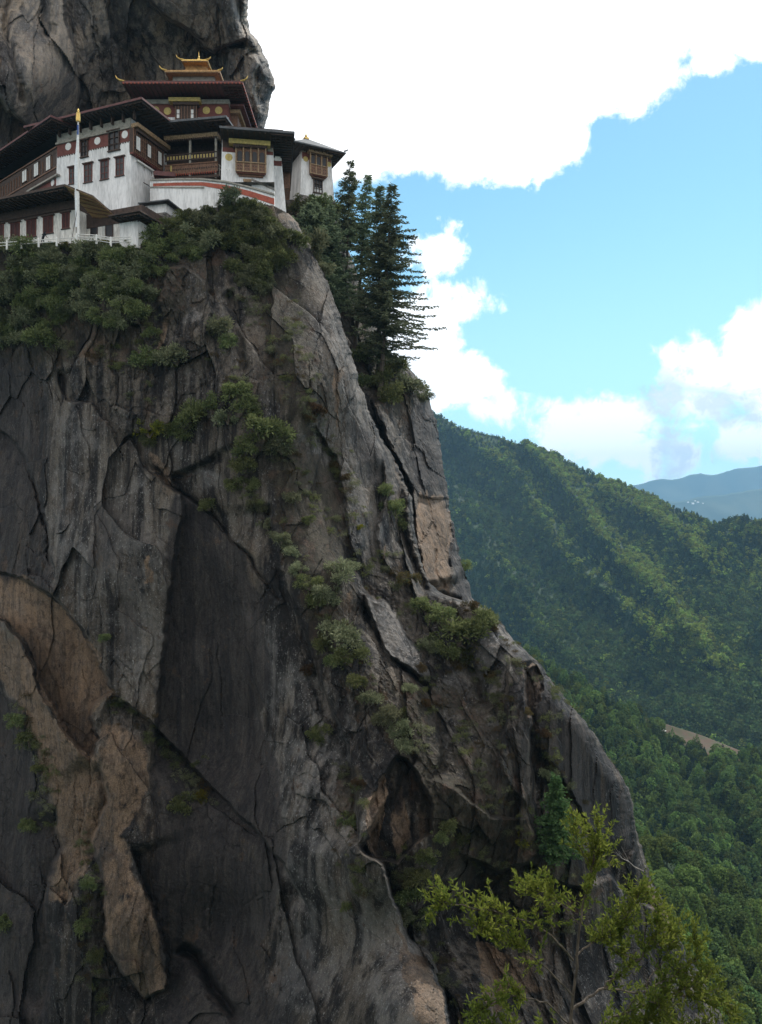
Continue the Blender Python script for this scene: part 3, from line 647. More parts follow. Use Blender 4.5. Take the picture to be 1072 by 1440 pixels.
SHV = [shrub_vf(s, nclump=c_, nleaf=n_, L=L_, W=W_, flat=f_) for s, c_, n_, L_, W_, f_ in ((1, 26, 125, .24, .062, .6), (2, 30, 115, .20, .07, .45), (3, 24, 140, .26, .055, .75), (4, 34, 100, .2, .075, .5), (5, 22, 130, .25, .06, .85))]
SH_ME = {}
def shrub_obj(name, label, cat, px, py, rpx, kind, group, surf='cliff', seed=0, out=.35):
    key = (kind, seed % 5)
    p = on_rock(px, py, surf); r = rpx/F*p.y*1.3
    root = bpy.data.objects.new(name, None); col.objects.link(root)
    root.location = p+Vector((0, -r*out, -r*.1)); root.scale = (r, r, r)
    root.rotation_euler = (R(-12+9*math.sin(seed*3.3)), R(10*math.cos(seed*2.1)), seed*1.7)
    tag(root, label, cat, group)
    if key not in SH_ME:
        v, f = SHV[seed % 5]; cr = mesh_np('foliage', v, f, M[kind], root)
        v, f = stems_vf(seed % 5); st = mesh_np('stem', v, f, M['bark'], root)
        SH_ME[key] = (cr.data, st.data)
    else:
        for nm, me in zip(('foliage', 'stem'), SH_ME[key]):
            o = bpy.data.objects.new(nm, me); col.objects.link(o); o.parent = root
    return root

def conifer_vf(H, Rad, seed, whorls=46, per=5, start=.12, droop=.28, L=.75, side=None, sparse=0.0, W=.16, power=.75):
    rng = np.random.default_rng(seed); C_ = []; A_ = []; LL = []; br = []
    for i in range(whorls):
        h = start+(1-start)*((i+.5)/whorls)**.95
        rr = Rad*(1-h)**power*(.35+.65*min(1, (h-start+.12)/.25))
        for k in range(per):
            if rng.random() < sparse: continue
            az = rng.random()*2*math.pi; l = rr*(.35+.85*rng.random()**.8)
            dv = np.array([math.cos(az), math.sin(az), 0])
            if side is not None: l *= 1+.45*float(dv[0])*side
            if l < .25: l = .25
            z0 = h*H+rng.normal()*.25; ns = max(4, int(l*6)); t_ = (np.arange(ns)+.6)/ns
            zc = z0+l*(.16*t_-droop*t_*t_+.14*t_**4)
            base = np.stack([dv[0]*l*t_, dv[1]*l*t_, zc], 1)
            lat = np.array([-dv[1], dv[0], 0])
            for sg in (-1, 0, 1):
                tl = (L*(1.05-.6*t_))*(1 if sg else .8)
                dirs = dv*(.7 if sg else 1)+lat*sg*.9+np.array([0, 0, -.16])
                C_.append(base+rng.normal(size=(ns, 3))*.08); A_.append(np.repeat(dirs[None], ns, 0)+rng.normal(size=(ns, 3))*.34); LL.append(tl)
            if l > 1.2: br.append(tube_vf([[0, 0, z0], base[ns//2], base[-1]], [.05, .03, .01], 3))
    C_ = np.concatenate(C_); A_ = np.concatenate(A_); LL = np.concatenate(LL)
    cv = leaves_vf(C_, A_, LL*(.7+.5*rng.random(len(LL))), W+.12*rng.random(len(LL)), rng)
    tr = tube_vf([[0, 0, -1.5], [.03*H*.1, 0, H*.25], [-.02*H*.1, .02, H*.6], [0, 0, H]], [H*.0135, H*.0105, H*.006, .02], 8)
    return cv, join_vf([tr]+br)
def conifer(name, label, cat, base, H, Rad, seed, mat='needle', group=None, lean=0, **kw):
    root = bpy.data.objects.new(name, None); col.objects.link(root); root.location = base; root.rotation_euler = (0, lean, 0)
    tag(root, label, cat, group)
    cv, tv = conifer_vf(H, Rad, seed, **kw)
    mesh_np('crown', cv[0], cv[1], M[mat], root); mesh_np('trunk', tv[0], tv[1], M['bark'], root)
    return root

# ------------------------------------------------------------------ forest on the far slopes
def proto_conifer(seed, n=150, leaf=1.5, H=1.0, R_=.24):
    rng = np.random.default_rng(seed)
    h = rng.random(n)**.8; az = rng.random(n)*2*math.pi
    lay = np.round(h*9)/9*.6+h*.4
    r = R_*(1.02-lay)*(.35+.65*rng.random(n))
    c_ = np.stack([np.cos(az)*r, np.sin(az)*r, .08+lay*.92*H], 1)
    d = np.stack([np.cos(az), np.sin(az), -.35+rng.normal(size=n)*.3], 1)
    v, f = leaves_vf(c_, d, .13*leaf*(1.15-h), .075*leaf, rng)
    return v, f
def proto_broad(seed, n=170, leaf=1.0):
    rng = np.random.default_rng(seed); out = []
    for k in range(9):
        d = unit(rng.normal(size=3)); c_ = np.array([0, 0, .56])+d*np.array([.21, .21, .24]); s_ = .13+.08*rng.random()
        m_ = n//9; dirs = unit(rng.normal(size=(m_, 3))+np.array([0, 0, .4])); pos = c_+dirs*s_
        tang = unit(np.cross(dirs, rng.normal(size=(m_, 3)))+dirs*.5)
        out.append(leaves_vf(pos-tang*.05, tang, .13*leaf, .11*leaf, rng))
    return join_vf(out)
def sample_surface(PXg, PYg, Vg, n, keep, rng):
    ny, nx = PXg.shape
    i = rng.random(n)*(ny-1.001); j = rng.random(n)*(nx-1.001)
    i0 = i.astype(int); j0 = j.astype(int); fi = (i-i0)[:, None]; fj = (j-j0)[:, None]
    V = (Vg[i0, j0]*(1-fi)*(1-fj)+Vg[i0+1, j0]*fi*(1-fj)+Vg[i0, j0+1]*(1-fi)*fj+Vg[i0+1, j0+1]*fi*fj)
    px = V[:, 0]/V[:, 1]*F+CX; py = CY-V[:, 2]/V[:, 1]*F
    k = keep(px, py)
    return V[k], px[k], py[k]
def forest(name, label, pts, H, kinds, protos, rng):
    """ONE object of woodland: a point per tree, a tree instanced on each"""
    me = bpy.data.meshes.new(name); me.vertices.add(len(pts)); me.vertices.foreach_set('co', np.ascontiguousarray(pts, dtype=np.float32).ravel())
    for an, ty, arr in (('tree_height', 'FLOAT', H), ('turn', 'FLOAT', rng.random(len(pts))*6.283), ('sort', 'INT', kinds)):
        a = me.attributes.new(an, ty, 'POINT'); a.data.foreach_set('value', np.ascontiguousarray(arr, dtype=np.float32 if ty == 'FLOAT' else np.int32))
    o = bpy.data.objects.new(name, me); col.objects.link(o); tag(o, label, 'forest', None, 'stuff')
    ng = bpy.data.node_groups.new(name, 'GeometryNodeTree')
    ng.interface.new_socket(name='Geometry', in_out='INPUT', socket_type='NodeSocketGeometry'); ng.interface.new_socket(name='Geometry', in_out='OUTPUT', socket_type='NodeSocketGeometry')
    N = ng.nodes; Lk = ng.links; gi = N.new('NodeGroupInput'); go = N.new('NodeGroupOutput'); jn = N.new('GeometryNodeJoinGeometry')
    def nattr(nm, dt):
        q = N.new('GeometryNodeInputNamedAttribute'); q.data_type = dt; q.inputs[0].default_value = nm; return q.outputs[0]
    hh = nattr('tree_height', 'FLOAT'); tn = nattr('turn', 'FLOAT'); kd = nattr('sort', 'INT')
    cx = N.new('ShaderNodeCombineXYZ'); Lk.new(tn, cx.inputs[2])
    for q, (v, f, mat) in enumerate(protos):
        po = mesh_np(name+'_tree', v, f, M[mat], link=False)
        oi = N.new('GeometryNodeObjectInfo'); oi.inputs['Object'].default_value = po; oi.inputs['As Instance'].default_value = True
        cm = N.new('FunctionNodeCompare'); cm.data_type = 'INT'; cm.operation = 'EQUAL'; Lk.new(kd, cm.inputs[2]); cm.inputs[3].default_value = q
        ip = N.new('GeometryNodeInstanceOnPoints'); Lk.new(gi.outputs[0], ip.inputs['Points']); Lk.new(cm.outputs[0], ip.inputs['Selection'])
        Lk.new(oi.outputs['Geometry'], ip.inputs['Instance']); Lk.new(cx.outputs[0], ip.inputs['Rotation']); Lk.new(hh, ip.inputs['Scale'])
        Lk.new(ip.outputs[0], jn.inputs[0])
    Lk.new(jn.outputs[0], go.inputs[0])
    md = o.modifiers.new('trees', 'NODES'); md.node_group = ng
    return o
rng = np.random.default_rng(7)
pc = [proto_conifer(1, 90, 1.9), proto_conifer(2, 90, 1.8, R_=.3), proto_broad(3, 100, 1.7), proto_broad(4, 100, 1.6)]
V_, px_, py_ = sample_surface(EX, EY, EV, 46000, lambda x, y: (x > 560) & (x < 1240) & (y < 1090), rng)
hgt_ = (11+6*rng.random(len(V_)))*(.8+.35*vnoise(px_/14, py_/14, px_*0, 5))
br_ = fbm(px_/60, py_/60, px_*0, 3, 77)+.9*(vnoise(px_/9, py_/9, px_*0, 12)*.4)
kd_ = np.where(br_+.25*rng.normal(size=len(V_)) > -.05, 2+(rng.random(len(V_)) > .5), (rng.random(len(V_)) > .5))
crest_ = 0  # lighter trees follow the spur crests; sunlit relief is put into leaf colour
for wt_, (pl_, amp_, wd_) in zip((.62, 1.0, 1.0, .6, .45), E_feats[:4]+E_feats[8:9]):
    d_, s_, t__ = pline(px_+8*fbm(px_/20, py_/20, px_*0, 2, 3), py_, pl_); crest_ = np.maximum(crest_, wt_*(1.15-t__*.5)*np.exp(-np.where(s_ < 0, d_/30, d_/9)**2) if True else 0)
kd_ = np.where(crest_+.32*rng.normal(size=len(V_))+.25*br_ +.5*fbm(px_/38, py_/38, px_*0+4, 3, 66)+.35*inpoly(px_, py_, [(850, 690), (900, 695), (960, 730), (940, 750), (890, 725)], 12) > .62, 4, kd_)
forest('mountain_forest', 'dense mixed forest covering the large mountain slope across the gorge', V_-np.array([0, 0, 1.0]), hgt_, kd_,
       [(*pc[0], 'wood_far_con'), (*pc[1], 'wood_far_con'), (*pc[2], 'wood_far'), (*pc[3], 'wood_far'), (*pc[2], 'wood_sunlit')], rng)
pn = [proto_conifer(11, 420, 1.0), proto_conifer(12, 460, .95, R_=.3), proto_broad(13, 540, .75), proto_broad(14, 540, .7)]
V_, px_, py_ = sample_surface(GX, GY, GV, 9500, lambda x, y: (x > 740) & (x < 1240) & (y < 1400) & (inpoly(x, y, clearing_poly, 2) < .5), rng)
hgt_ = (10+6*rng.random(len(V_)))*(.85+.3*vnoise(px_/14, py_/14, px_*0, 5)); kd_ = np.where(rng.random(len(V_)) > .5, 2+(rng.random(len(V_)) > .5), (rng.random(len(V_)) > .5))
forest('spur_forest', 'dense conifer and broadleaf wood on the spur beyond the lower right of the cliff', V_-np.array([0, 0, .8]), hgt_, kd_,
       [(*pn[0], 'wood_far_con'), (*pn[1], 'wood_near'), (*pn[2], 'wood_near'), (*pn[3], 'wood_far')], rng)
# the nearest wood, tree by tree
near = []
for s_ in range(3):
    a_ = proto_conifer(21+s_, 1100, .62, R_=.22+.03*s_); near.append(('forest_conifer', a_, 'wood_near', s_))
near.append(('forest_broadleaf_tree', proto_broad(31, 1300, .5), 'wood_near', 3)); near.append(('forest_broadleaf_tree', proto_broad(32, 1300, .5), 'wood_far', 4))
ME = {}
for nm, vf, mt, q in near:
    cro = mesh_np('crown', vf[0], vf[1], M[mt], link=False); tv = tube_vf([[0, 0, -.08], [0, 0, .4], [0, 0, .85]], [.018, .012, .004], 6); tro = mesh_np('trunk', tv[0], tv[1], M['bark'], link=False)
    ME[q] = (cro.data, tro.data)
V_, px_, py_ = sample_surface(HX, HY, HV, 3000, lambda x, y: (x > 870) & (x < 1110) & (y < 1470), rng)
order = []
for i in range(len(V_)):
    if all((px_[i]-px_[j])**2+((py_[i]-py_[j])*1.0)**2 > 13.5**2 for j in order): order.append(i)
for n_, i in enumerate(order[:290]):
    q = [0, 1, 2, 3, 4][int(rng.integers(5))]; con = q < 3
    r_ = bpy.data.objects.new('forest_conifer' if con else 'forest_broadleaf_tree', None); col.objects.link(r_)
    r_.location = Vector([float(t_) for t_ in V_[i]]); hh_ = float(9+4*rng.random()); r_.scale = (hh_*1.15, hh_*1.15, hh_); r_.rotation_euler = (0, 0, float(rng.random()*6))
    if con: tag(r_, 'narrow green conifer in the bright wood at the lower right edge of the photo', 'conifer', 'conifers of the near wood')
    else: tag(r_, 'rounded green broadleaf tree in the bright wood at the lower right edge', 'tree', 'broadleaf trees of the near wood')
    for nm, me_ in zip(('crown', 'trunk'), ME[q]):
        o = bpy.data.objects.new(nm, me_); col.objects.link(o); o.parent = r_

# ------------------------------------------------------------------ tall conifers on the buttress
CONS = 'tall conifers on the buttress right of the tower'
def bp(px, py, D): return P(px, py, D)
def tree_px(base, top, D, **kw):
    b0 = P(base[0], base[1], D); H = (base[1]-top[1])/F*D; lean = math.atan2((top[0]-base[0])/F*D, H)
    return b0, H, lean
for lab, base, top, D, Rad, seed, kw in (
    ('tallest dark conifer on the rounded buttress, its layered branches reaching furthest right into the sky', (534, 562), (552, 258), 118, 9.4, 101, dict(whorls=62, per=6, start=.18, side=.45, L=1.1, droop=.26, W=.15, sparse=.27)),
    ('second tall dark conifer, just left of the one with branches reaching right', (531, 566), (536, 262), 120, 8.8, 102, dict(whorls=60, per=6, start=.34, side=-.4, L=1.0, W=.14, sparse=.3)),
    ('slender conifer with thin crown and long bare trunk, third from the right', (500, 480), (518, 244), 123, 6.4, 103, dict(whorls=46, per=5, start=.44, L=.9, sparse=.35, W=.14)),
    ('sparse grey-green conifer whose tip stands highest beside the tower', (487, 390), (493, 225), 126, 6.0, 104, dict(whorls=42, per=5, start=.26, L=.9, sparse=.38, W=.14)),
    ('broad dark conifer below the tower, leftmost of the big trees', (468, 450), (466, 288), 121, 7.6, 105, dict(whorls=46, per=6, start=.08, L=.85, W=.14, sparse=.15)),
    ('short dark conifer filling the slope just under the tower base', (437, 352), (442, 284), 119, 6.5, 106, dict(whorls=30, per=8, start=.05, L=.8, W=.2)),
    ):
    b0, H, lean = tree_px(base, top, D)
    conifer('conifer', lab, 'conifer', b0, H, Rad, seed, group=CONS, lean=lean, **kw)
p0 = on_rock(778, 1202); conifer('young_conifer', 'young bright green conifer growing on a ledge of the lower right cliff', 'conifer', p0+Vector((0, -1.4, 0)), 115/F*p0.y, 3.1, 120, mat='needle_young', whorls=36, per=9, start=.03, L=.6, droop=.2, W=.13)

# ------------------------------------------------------------------ shrubs on the rock
SG = 'shrubs clinging to the cliff'
SHRUBS = [
 (440, 352, 20, 'shrub_grey', 'grey-green shrub on the upper cliff edge left of the conifers'), (456, 380, 13, 'shrub_grey', 'small grey shrub on the rim just below the upper cliff edge shrub'),
 (418, 340, 18, 'shrub', 'olive shrub on the rim below the orange rock under the temple wall'), (400, 362, 15, 'shrub', 'olive shrub hanging left of the grey rim shrubs'),
 (316, 465, 18, 'shrub_grey', 'upright grey-green shrub beside the pale streaked boulder'), (322, 484, 12, 'shrub', 'small shrub directly under the upright one by the pale boulder'),
 (250, 502, 19, 'shrub_grey', 'spiky grey shrub in the notch below the pale streaked boulder'), (206, 506, 17, 'shrub', 'olive shrub left of the spiky notch shrub'), (214, 470, 10, 'shrub', 'small shrub in the cleft above the notch, by the orange scar'),
 (264, 588, 22, 'shrub', 'flat-topped dark shrub right of the yellow bush'), (258, 610, 15, 'shrub', 'dark shrub hanging below the flat-topped one'), (302, 572, 18, 'shrub', 'dark shrub in the middle of the flat-topped row'),
 (335, 552, 22, 'shrub', 'tall olive shrub at the top right of the flat-topped row'), (350, 574, 16, 'shrub', 'shrub at the right end of the flat-topped row'), (322, 588, 14, 'shrub_grey', 'grey shrub at the lower edge of the flat-topped row'),
 (214, 607, 14, 'shrub_yellow', 'bright yellow-green bush on the dark wall, the only yellow one'), (236, 603, 13, 'shrub', 'small dull bush touching the right of the yellow one'), (212, 622, 9, 'shrub', 'small dark bush below the yellow one'),
 (374, 606, 28, 'shrub', 'largest round shrub in the middle of the upper cliff'), (395, 628, 17, 'shrub_grey', 'grey shrub leaning on the right of the large round one'), (345, 630, 18, 'shrub', 'shrub on the left flank of the large round one'),
 (346, 655, 15, 'shrub', 'dark shrub hanging under the left flank bush'), (330, 680, 13, 'shrub', 'bush at the head of the diagonal line of shrubs'), (294, 710, 12, 'shrub', 'lone green bush beside the white patch on the dark rock'),
 (352, 684, 11, 'shrub', 'small bush, second in the diagonal line of shrubs'), (366, 712, 11, 'shrub_grey', 'small grey bush, third in the diagonal line of shrubs'), (378, 738, 12, 'shrub_grey', 'fourth bush of the diagonal line, above its bend'),
 (396, 756, 12, 'shrub_grey', 'fifth bush of the diagonal line, at its bend'), (410, 775, 10, 'shrub_grey', 'sixth bush of the diagonal line of shrubs'), (424, 800, 11, 'shrub_grey', 'seventh bush of the diagonal line, near the grey pair'),
 (436, 822, 12, 'shrub', 'eighth bush of the diagonal line of shrubs'), (446, 846, 13, 'shrub', 'last bush of the diagonal line, above the dark groove'),
 (447, 577, 13, 'shrub_rust', 'rust-brown tuft on the upper pillar'), (434, 590, 8, 'shrub_rust', 'small rusty tuft left below the rust-brown one'), (470, 656, 8, 'shrub_rust', 'tiny rusty tuft on the middle pillar'), (484, 672, 6, 'shrub_rust', 'tiniest rusty tuft beside the middle pillar'),
 (412, 700, 10, 'shrub_grey', 'pale tuft on the mossy rib right of the diagonal line'), (432, 730, 8, 'shrub', 'low tuft on the mossy rib'), (505, 742, 5, 'shrub_yellow', 'tiny yellow tuft on the smooth pillar'),
 (471, 806, 20, 'shrub_grey', 'large grey shrub at the left end of the ledge'), (462, 838, 17, 'shrub_grey', 'second grey shrub, right below the ledge end'), (492, 797, 10, 'shrub_grey', 'small grey shrub on the ledge itself'), (540, 800, 8, 'shrub_grey', 'small tuft on the rubble above the pale slab'),
 (482, 892, 24, 'shrub_grey', 'wide grey-green shrub below the dark alcove'), (462, 905, 14, 'shrub', 'shrub at the left shoulder of the wide grey-green one'), (494, 925, 16, 'shrub', 'shrub under the wide grey-green one'), (472, 930, 12, 'shrub', 'dark shrub in the groove under the wide one'),
 (505, 955, 13, 'shrub', 'shrub on the descending rib, first below the wide one'), (520, 980, 14, 'shrub_grey', 'shrub on the descending rib, second below the wide one'), (540, 1003, 15, 'shrub_grey', 'shrub on the descending rib, third below the wide one'),
 (556, 1025, 14, 'shrub_grey', 'shrub on the descending rib above the cave'), (568, 1045, 12, 'shrub_grey', 'pale shrub at the brow of the cave'), (445, 1028, 14, 'shrub', 'shrub alone on the grey wall left of the rib'), (434, 940, 9, 'shrub_rust', 'brown tuft in the groove left of the rib'),
 (590, 940, 8, 'shrub_rust', 'brown tuft at the foot of the pale slab'), (600, 990, 9, 'shrub_rust', 'brown tuft under the foot of the pale slab'), (575, 968, 9, 'shrub_grey', 'grey tuft left of the foot of the pale slab'),
 (553, 712, 17, 'shrub', 'dark shrub in the chasm left of the orange wall'), (562, 738, 14, 'shrub', 'second dark shrub lower in the chasm'), (548, 690, 11, 'shrub', 'small shrub at the head of the chasm bushes'), (573, 818, 12, 'shrub_rust', 'brown shrub at the foot of the chasm'),
 (598, 850, 14, 'shrub', 'shrub below the bottom edge of the orange wall'), (622, 862, 18, 'shrub', 'shrub between the orange wall and the big saddle bush'), (645, 888, 27, 'shrub', 'biggest dark bush on the saddle of the lower buttress'), (668, 872, 20, 'shrub', 'bush at the upper right of the saddle clump'),
 (655, 915, 20, 'shrub', 'bush at the lower edge of the saddle clump'), (625, 910, 17, 'shrub', 'bush at the left of the saddle clump'), (690, 880, 9, 'shrub_rust', 'brown bush on the skyline of the saddle'), (604, 905, 13, 'shrub_grey', 'grey bush above the right end of the pale slab'), (640, 935, 12, 'shrub_rust', 'rusty bush beneath the saddle clump'),
 (664, 856, 11, 'shrub_rust', 'orange-brown tuft on top of the saddle clump'), (690, 950, 9, 'shrub_rust', 'rusty tuft on the pale crest of the lower buttress'),
 (496, 1152, 13, 'shrub', 'shrub left of the cave mouth'), (505, 1100, 9, 'shrub_rust', 'brown tuft above the left of the cave'), (634, 1158, 13, 'shrub', 'shrub right of the cave mouth'), (652, 1178, 10, 'shrub', 'small shrub trailing right of the cave'),
 (602, 1202, 14, 'shrub', 'shrub in the gully directly under the cave'), (586, 1228, 17, 'shrub', 'second shrub down the gully under the cave'), (574, 1256, 17, 'shrub', 'third shrub down the gully under the cave'), (590, 1284, 13, 'shrub', 'lowest shrub of the gully under the cave'),
 (566, 1290, 10, 'shrub_grey', 'grey shrub beside the lowest gully shrub'), (618, 1175, 10, 'shrub', 'small shrub at the right lip of the cave'),
 (254, 1128, 15, 'shrub', 'green bush on the crack across the dark band'), (282, 1118, 9, 'shrub_yellow', 'small yellow-green bush on the crack across the dark band'), (46, 1040, 15, 'shrub', 'green bush between the tan rock and the dark left wall'), (28, 1015, 13, 'shrub', 'dark bush above the one beside the tan rock'),
 (44, 1160, 12, 'shrub', 'bright bush low on the dark left wall'), (8, 1292, 15, 'shrub', 'bush cut by the left edge of the photo near the bottom'), (60, 1080, 10, 'shrub', 'small bush trailing beneath the tan rock edge'), (142, 1340, 11, 'shrub', 'dark bush at the bottom of the tan rock'), (120, 1300, 12, 'shrub', 'dark bush in the cleft between the two tan tongues'), (130, 1240, 10, 'shrub', 'small dark bush high in the cleft between the two tan tongues'),
 (148, 895, 7, 'shrub', 'tiny bush just right of the tan alcove'), (490, 1272, 9, 'shrub', 'small bush on the grey wall near the bottom'), (730, 1178, 11, 'shrub_yellow', 'fresh green tuft left of the young conifer'), (772, 1090, 10, 'shrub_grey', 'pale leafy bush behind the tip of the young conifer'), (762, 1030, 8, 'shrub_rust', 'yellow-brown tuft on the lower buttress wall'), (830, 1210, 10, 'shrub_rust', 'brown tuft right of the young conifer'),
 (740, 1000, 7, 'shrub_rust', 'small brown tuft under the orange patch of the lower buttress'), (800, 1120, 9, 'shrub_rust', 'brown turf tuft above right of the young conifer'),
]
for k, (px, py, r_, kd_, lab) in enumerate(SHRUBS):
    shrub_obj('shrub', lab, 'shrub', px, py, r_, kd_, SG, seed=k)
for k, (px, py, r_, kd_, lab) in enumerate([(575, 545, 20, 'shrub_grey', 'olive shrub on the rounded top of the buttress beside the conifer roots'), (560, 520, 18, 'shrub', 'dark shrub right of the tall conifer trunks'), (548, 560, 18, 'shrub', 'dark shrub at the foot of the tall conifers'), (520, 500, 17, 'shrub', 'dark shrub between the conifer trunks'),
      (595, 560, 10, 'shrub_grey', 'small shrub on the outer lip of the buttress'), (508, 540, 14, 'shrub', 'shrub on the inner edge of the buttress'), (530, 535, 16, 'shrub', 'shrub behind the bare trunks'), (650, 796, 9, 'shrub', 'small shrub on the outer edge beside the orange wall'),
      (420, 300, 16, 'shrub', 'dark shrub in the gully between temple and tower'), (450, 292, 18, 'shrub', 'dark shrub below the tower wall'), (468, 276, 13, 'shrub_grey', 'pale shrub at the right foot of the tower'), (430, 330, 17, 'shrub', 'dark shrub deep in the gully below the tower'), (400, 320, 10, 'shrub', 'small shrub right of the orange rock'), (485, 330, 18, 'shrub', 'dark shrub among the conifer trunks under the tower'),
      (455, 330, 20, 'shrub', 'dark bush filling the slope beneath the tower'), (480, 300, 15, 'shrub', 'dark bush on the edge right of the tower foot')]):
    shrub_obj('shrub', lab, 'shrub', px, py, r_, kd_, SG, 'conifer_buttress', seed=k+3, out=.5)

def undergrowth(name, label, poly, n, rlo, rhi, mats, seed, surf='cliff'):
    rng = np.random.default_rng(seed); xs = [p[0] for p in poly]; ys = [p[1] for p in poly]; out = []; mi = []
    k = 0
    while k < n:
        x = rng.uniform(min(xs), max(xs)); y = rng.uniform(min(ys), max(ys))
        if inpoly(np.array([x]), np.array([y]), poly, .5)[0] < .5: continue
        k += 1; p = on_rock(x, y, surf); r = rng.uniform(rlo, rhi)/F*p.y
        v, f = SHV[int(rng.integers(5))]; a_ = rng.random()*6.28; ca, sa = math.cos(a_), math.sin(a_)
        v = v@np.array([[ca, sa, 0], [-sa, ca, 0], [0, 0, 1]])*r+np.array([p.x, p.y-r*.3, p.z])
        out.append((v, f)); mi.append(np.full(len(f), int(rng.integers(len(mats)))))
    V, Fc = join_vf(out)
    o = mesh_np(name, V, Fc, [M[q] for q in mats], mat_idx=np.concatenate(mi)); tag(o, label, 'undergrowth', None, 'stuff')
undergrowth('thicket', 'dense shrub thicket spilling over the rim below the fenced terrace', [(-80, 350), (190, 346), (240, 338), (285, 345), (290, 375), (240, 365), (225, 400), (205, 440), (160, 470), (110, 440), (60, 490), (-80, 500)], 150, 11, 24, ['shrub', 'shrub_grey', 'shrub_grey'], 11)
undergrowth('temple_thicket', 'dark shrub thicket hanging under the curved white temple wall', [(228, 322), (255, 308), (285, 300), (300, 292), (330, 284), (352, 288), (372, 302), (398, 318), (402, 350), (385, 385), (370, 412), (335, 412), (330, 370), (318, 345), (290, 340), (240, 345)], 105, 9, 19, ['shrub', 'shrub', 'shrub_grey'], 12)
undergrowth('rim_grass', 'strip of bright green grass along the foot of the terrace fence', [(-80, 345), (190, 342), (195, 352), (-80, 358)], 60, 5, 8, ['shrub', 'shrub_yellow', 'shrub'], 13)
def turf(name, label, lines, n, rlo, rhi, mats, seed, spread=9):
    rng = np.random.default_rng(seed); out = []; mi = []
    ln = [sum(math.dist(a, b) for a, b in zip(l[:-1], l[1:])) for l in lines]; pr = np.array(ln)/sum(ln)
    for k in range(n):
        l = lines[int(rng.choice(len(lines), p=pr))]; t_ = rng.random()*(len(l)-1); i = int(t_); fx = t_-i
        x = l[i][0]*(1-fx)+l[i+1][0]*fx+rng.normal()*spread; y = l[i][1]*(1-fx)+l[i+1][1]*fx+rng.normal()*spread
        p = on_rock(x, y); r = rng.uniform(rlo, rhi)**1/F*p.y; v, f = SHV[int(rng.integers(5))]; sel = rng.permutation(len(f))[:len(f)//5]
        a_ = rng.random()*6.28; ca, sa = math.cos(a_), math.sin(a_); v = v.reshape(-1, 4, 3)[sel].reshape(-1, 3)@np.array([[ca, sa, 0], [-sa, ca, 0], [0, 0, 1]])*r+np.array([p.x, p.y-r*.2, p.z])
        f = np.arange(len(sel)*4).reshape(-1, 4); out.append((v, f)); mi.append(np.full(len(f), int(rng.integers(len(mats)))))
    V, Fc = join_vf(out); o = mesh_np(name, V, Fc, [M[q] for q in mats], mat_idx=np.concatenate(mi)); tag(o, label, 'undergrowth', None, 'stuff')
turf('ledge_turf', 'brown and olive turf and low tufts growing along the ledges and cracks of the cliff',
     [[(330, 400), (380, 470), (420, 560), (470, 640), (500, 740)], [(385, 600), (430, 680), (480, 760), (520, 830)], [(350, 690), (410, 770), (450, 850), (480, 930)], [(480, 870), (520, 960), (560, 1020), (600, 1080)], [(600, 940), (610, 1000), (600, 1060)],
      [(610, 930), (690, 940), (705, 1000), (700, 1080)], [(640, 1000), (680, 1100), (740, 1180), (800, 1230)], [(762, 1010), (775, 1080), (815, 1140), (850, 1200)], [(640, 1190), (700, 1225), (770, 1240)], [(480, 1050), (500, 1120), (490, 1200), (520, 1260)],
      [(560, 1200), (570, 1260), (600, 1320), (640, 1400)], [(540, 770), (560, 830), (600, 900)], [(300, 500), (350, 560), (400, 650)], [(200, 420), (215, 480), (250, 520)], [(120, 1160), (130, 1240), (120, 1330), (150, 1420)], [(30, 980), (70, 1080), (60, 1180)], [(155, 980), (230, 1050), (300, 1120)],
      [(405, 430), (425, 520), (440, 600)], [(90, 480), (160, 500), (200, 560)], [(700, 900), (760, 950), (800, 1000)], [(640, 1260), (720, 1290), (800, 1310), (900, 1300)]],
     900, 3.5, 11, ['shrub_rust', 'shrub', 'shrub_grey', 'shrub_grey', 'shrub'], 21)
shrub_obj('juniper', 'dark upright juniper bush standing against the white curved temple wall', 'shrub', 333, 288, 14, 'needle', None, seed=4, out=1.2)

# ------------------------------------------------------------------ foreground: hillside at our feet and the leafy tree growing from it
gx = np.linspace(-60, 60, 60); gy = np.linspace(-30, 46, 50); GXX, GYY = np.meshgrid(gx, gy)
GZ = -2.6-.80*np.maximum(GYY, -4)-.010*np.maximum(GYY, 0)**2+.35*fbm(GXX*.3, GYY*.3, GXX*0, 4, 55)
tag(mesh_np('viewpoint_hillside', np.stack([GXX, GYY, GZ], -1).reshape(-1, 3), grid_faces(50, 60), M['floor_wood'], smooth=True), kind='structure')

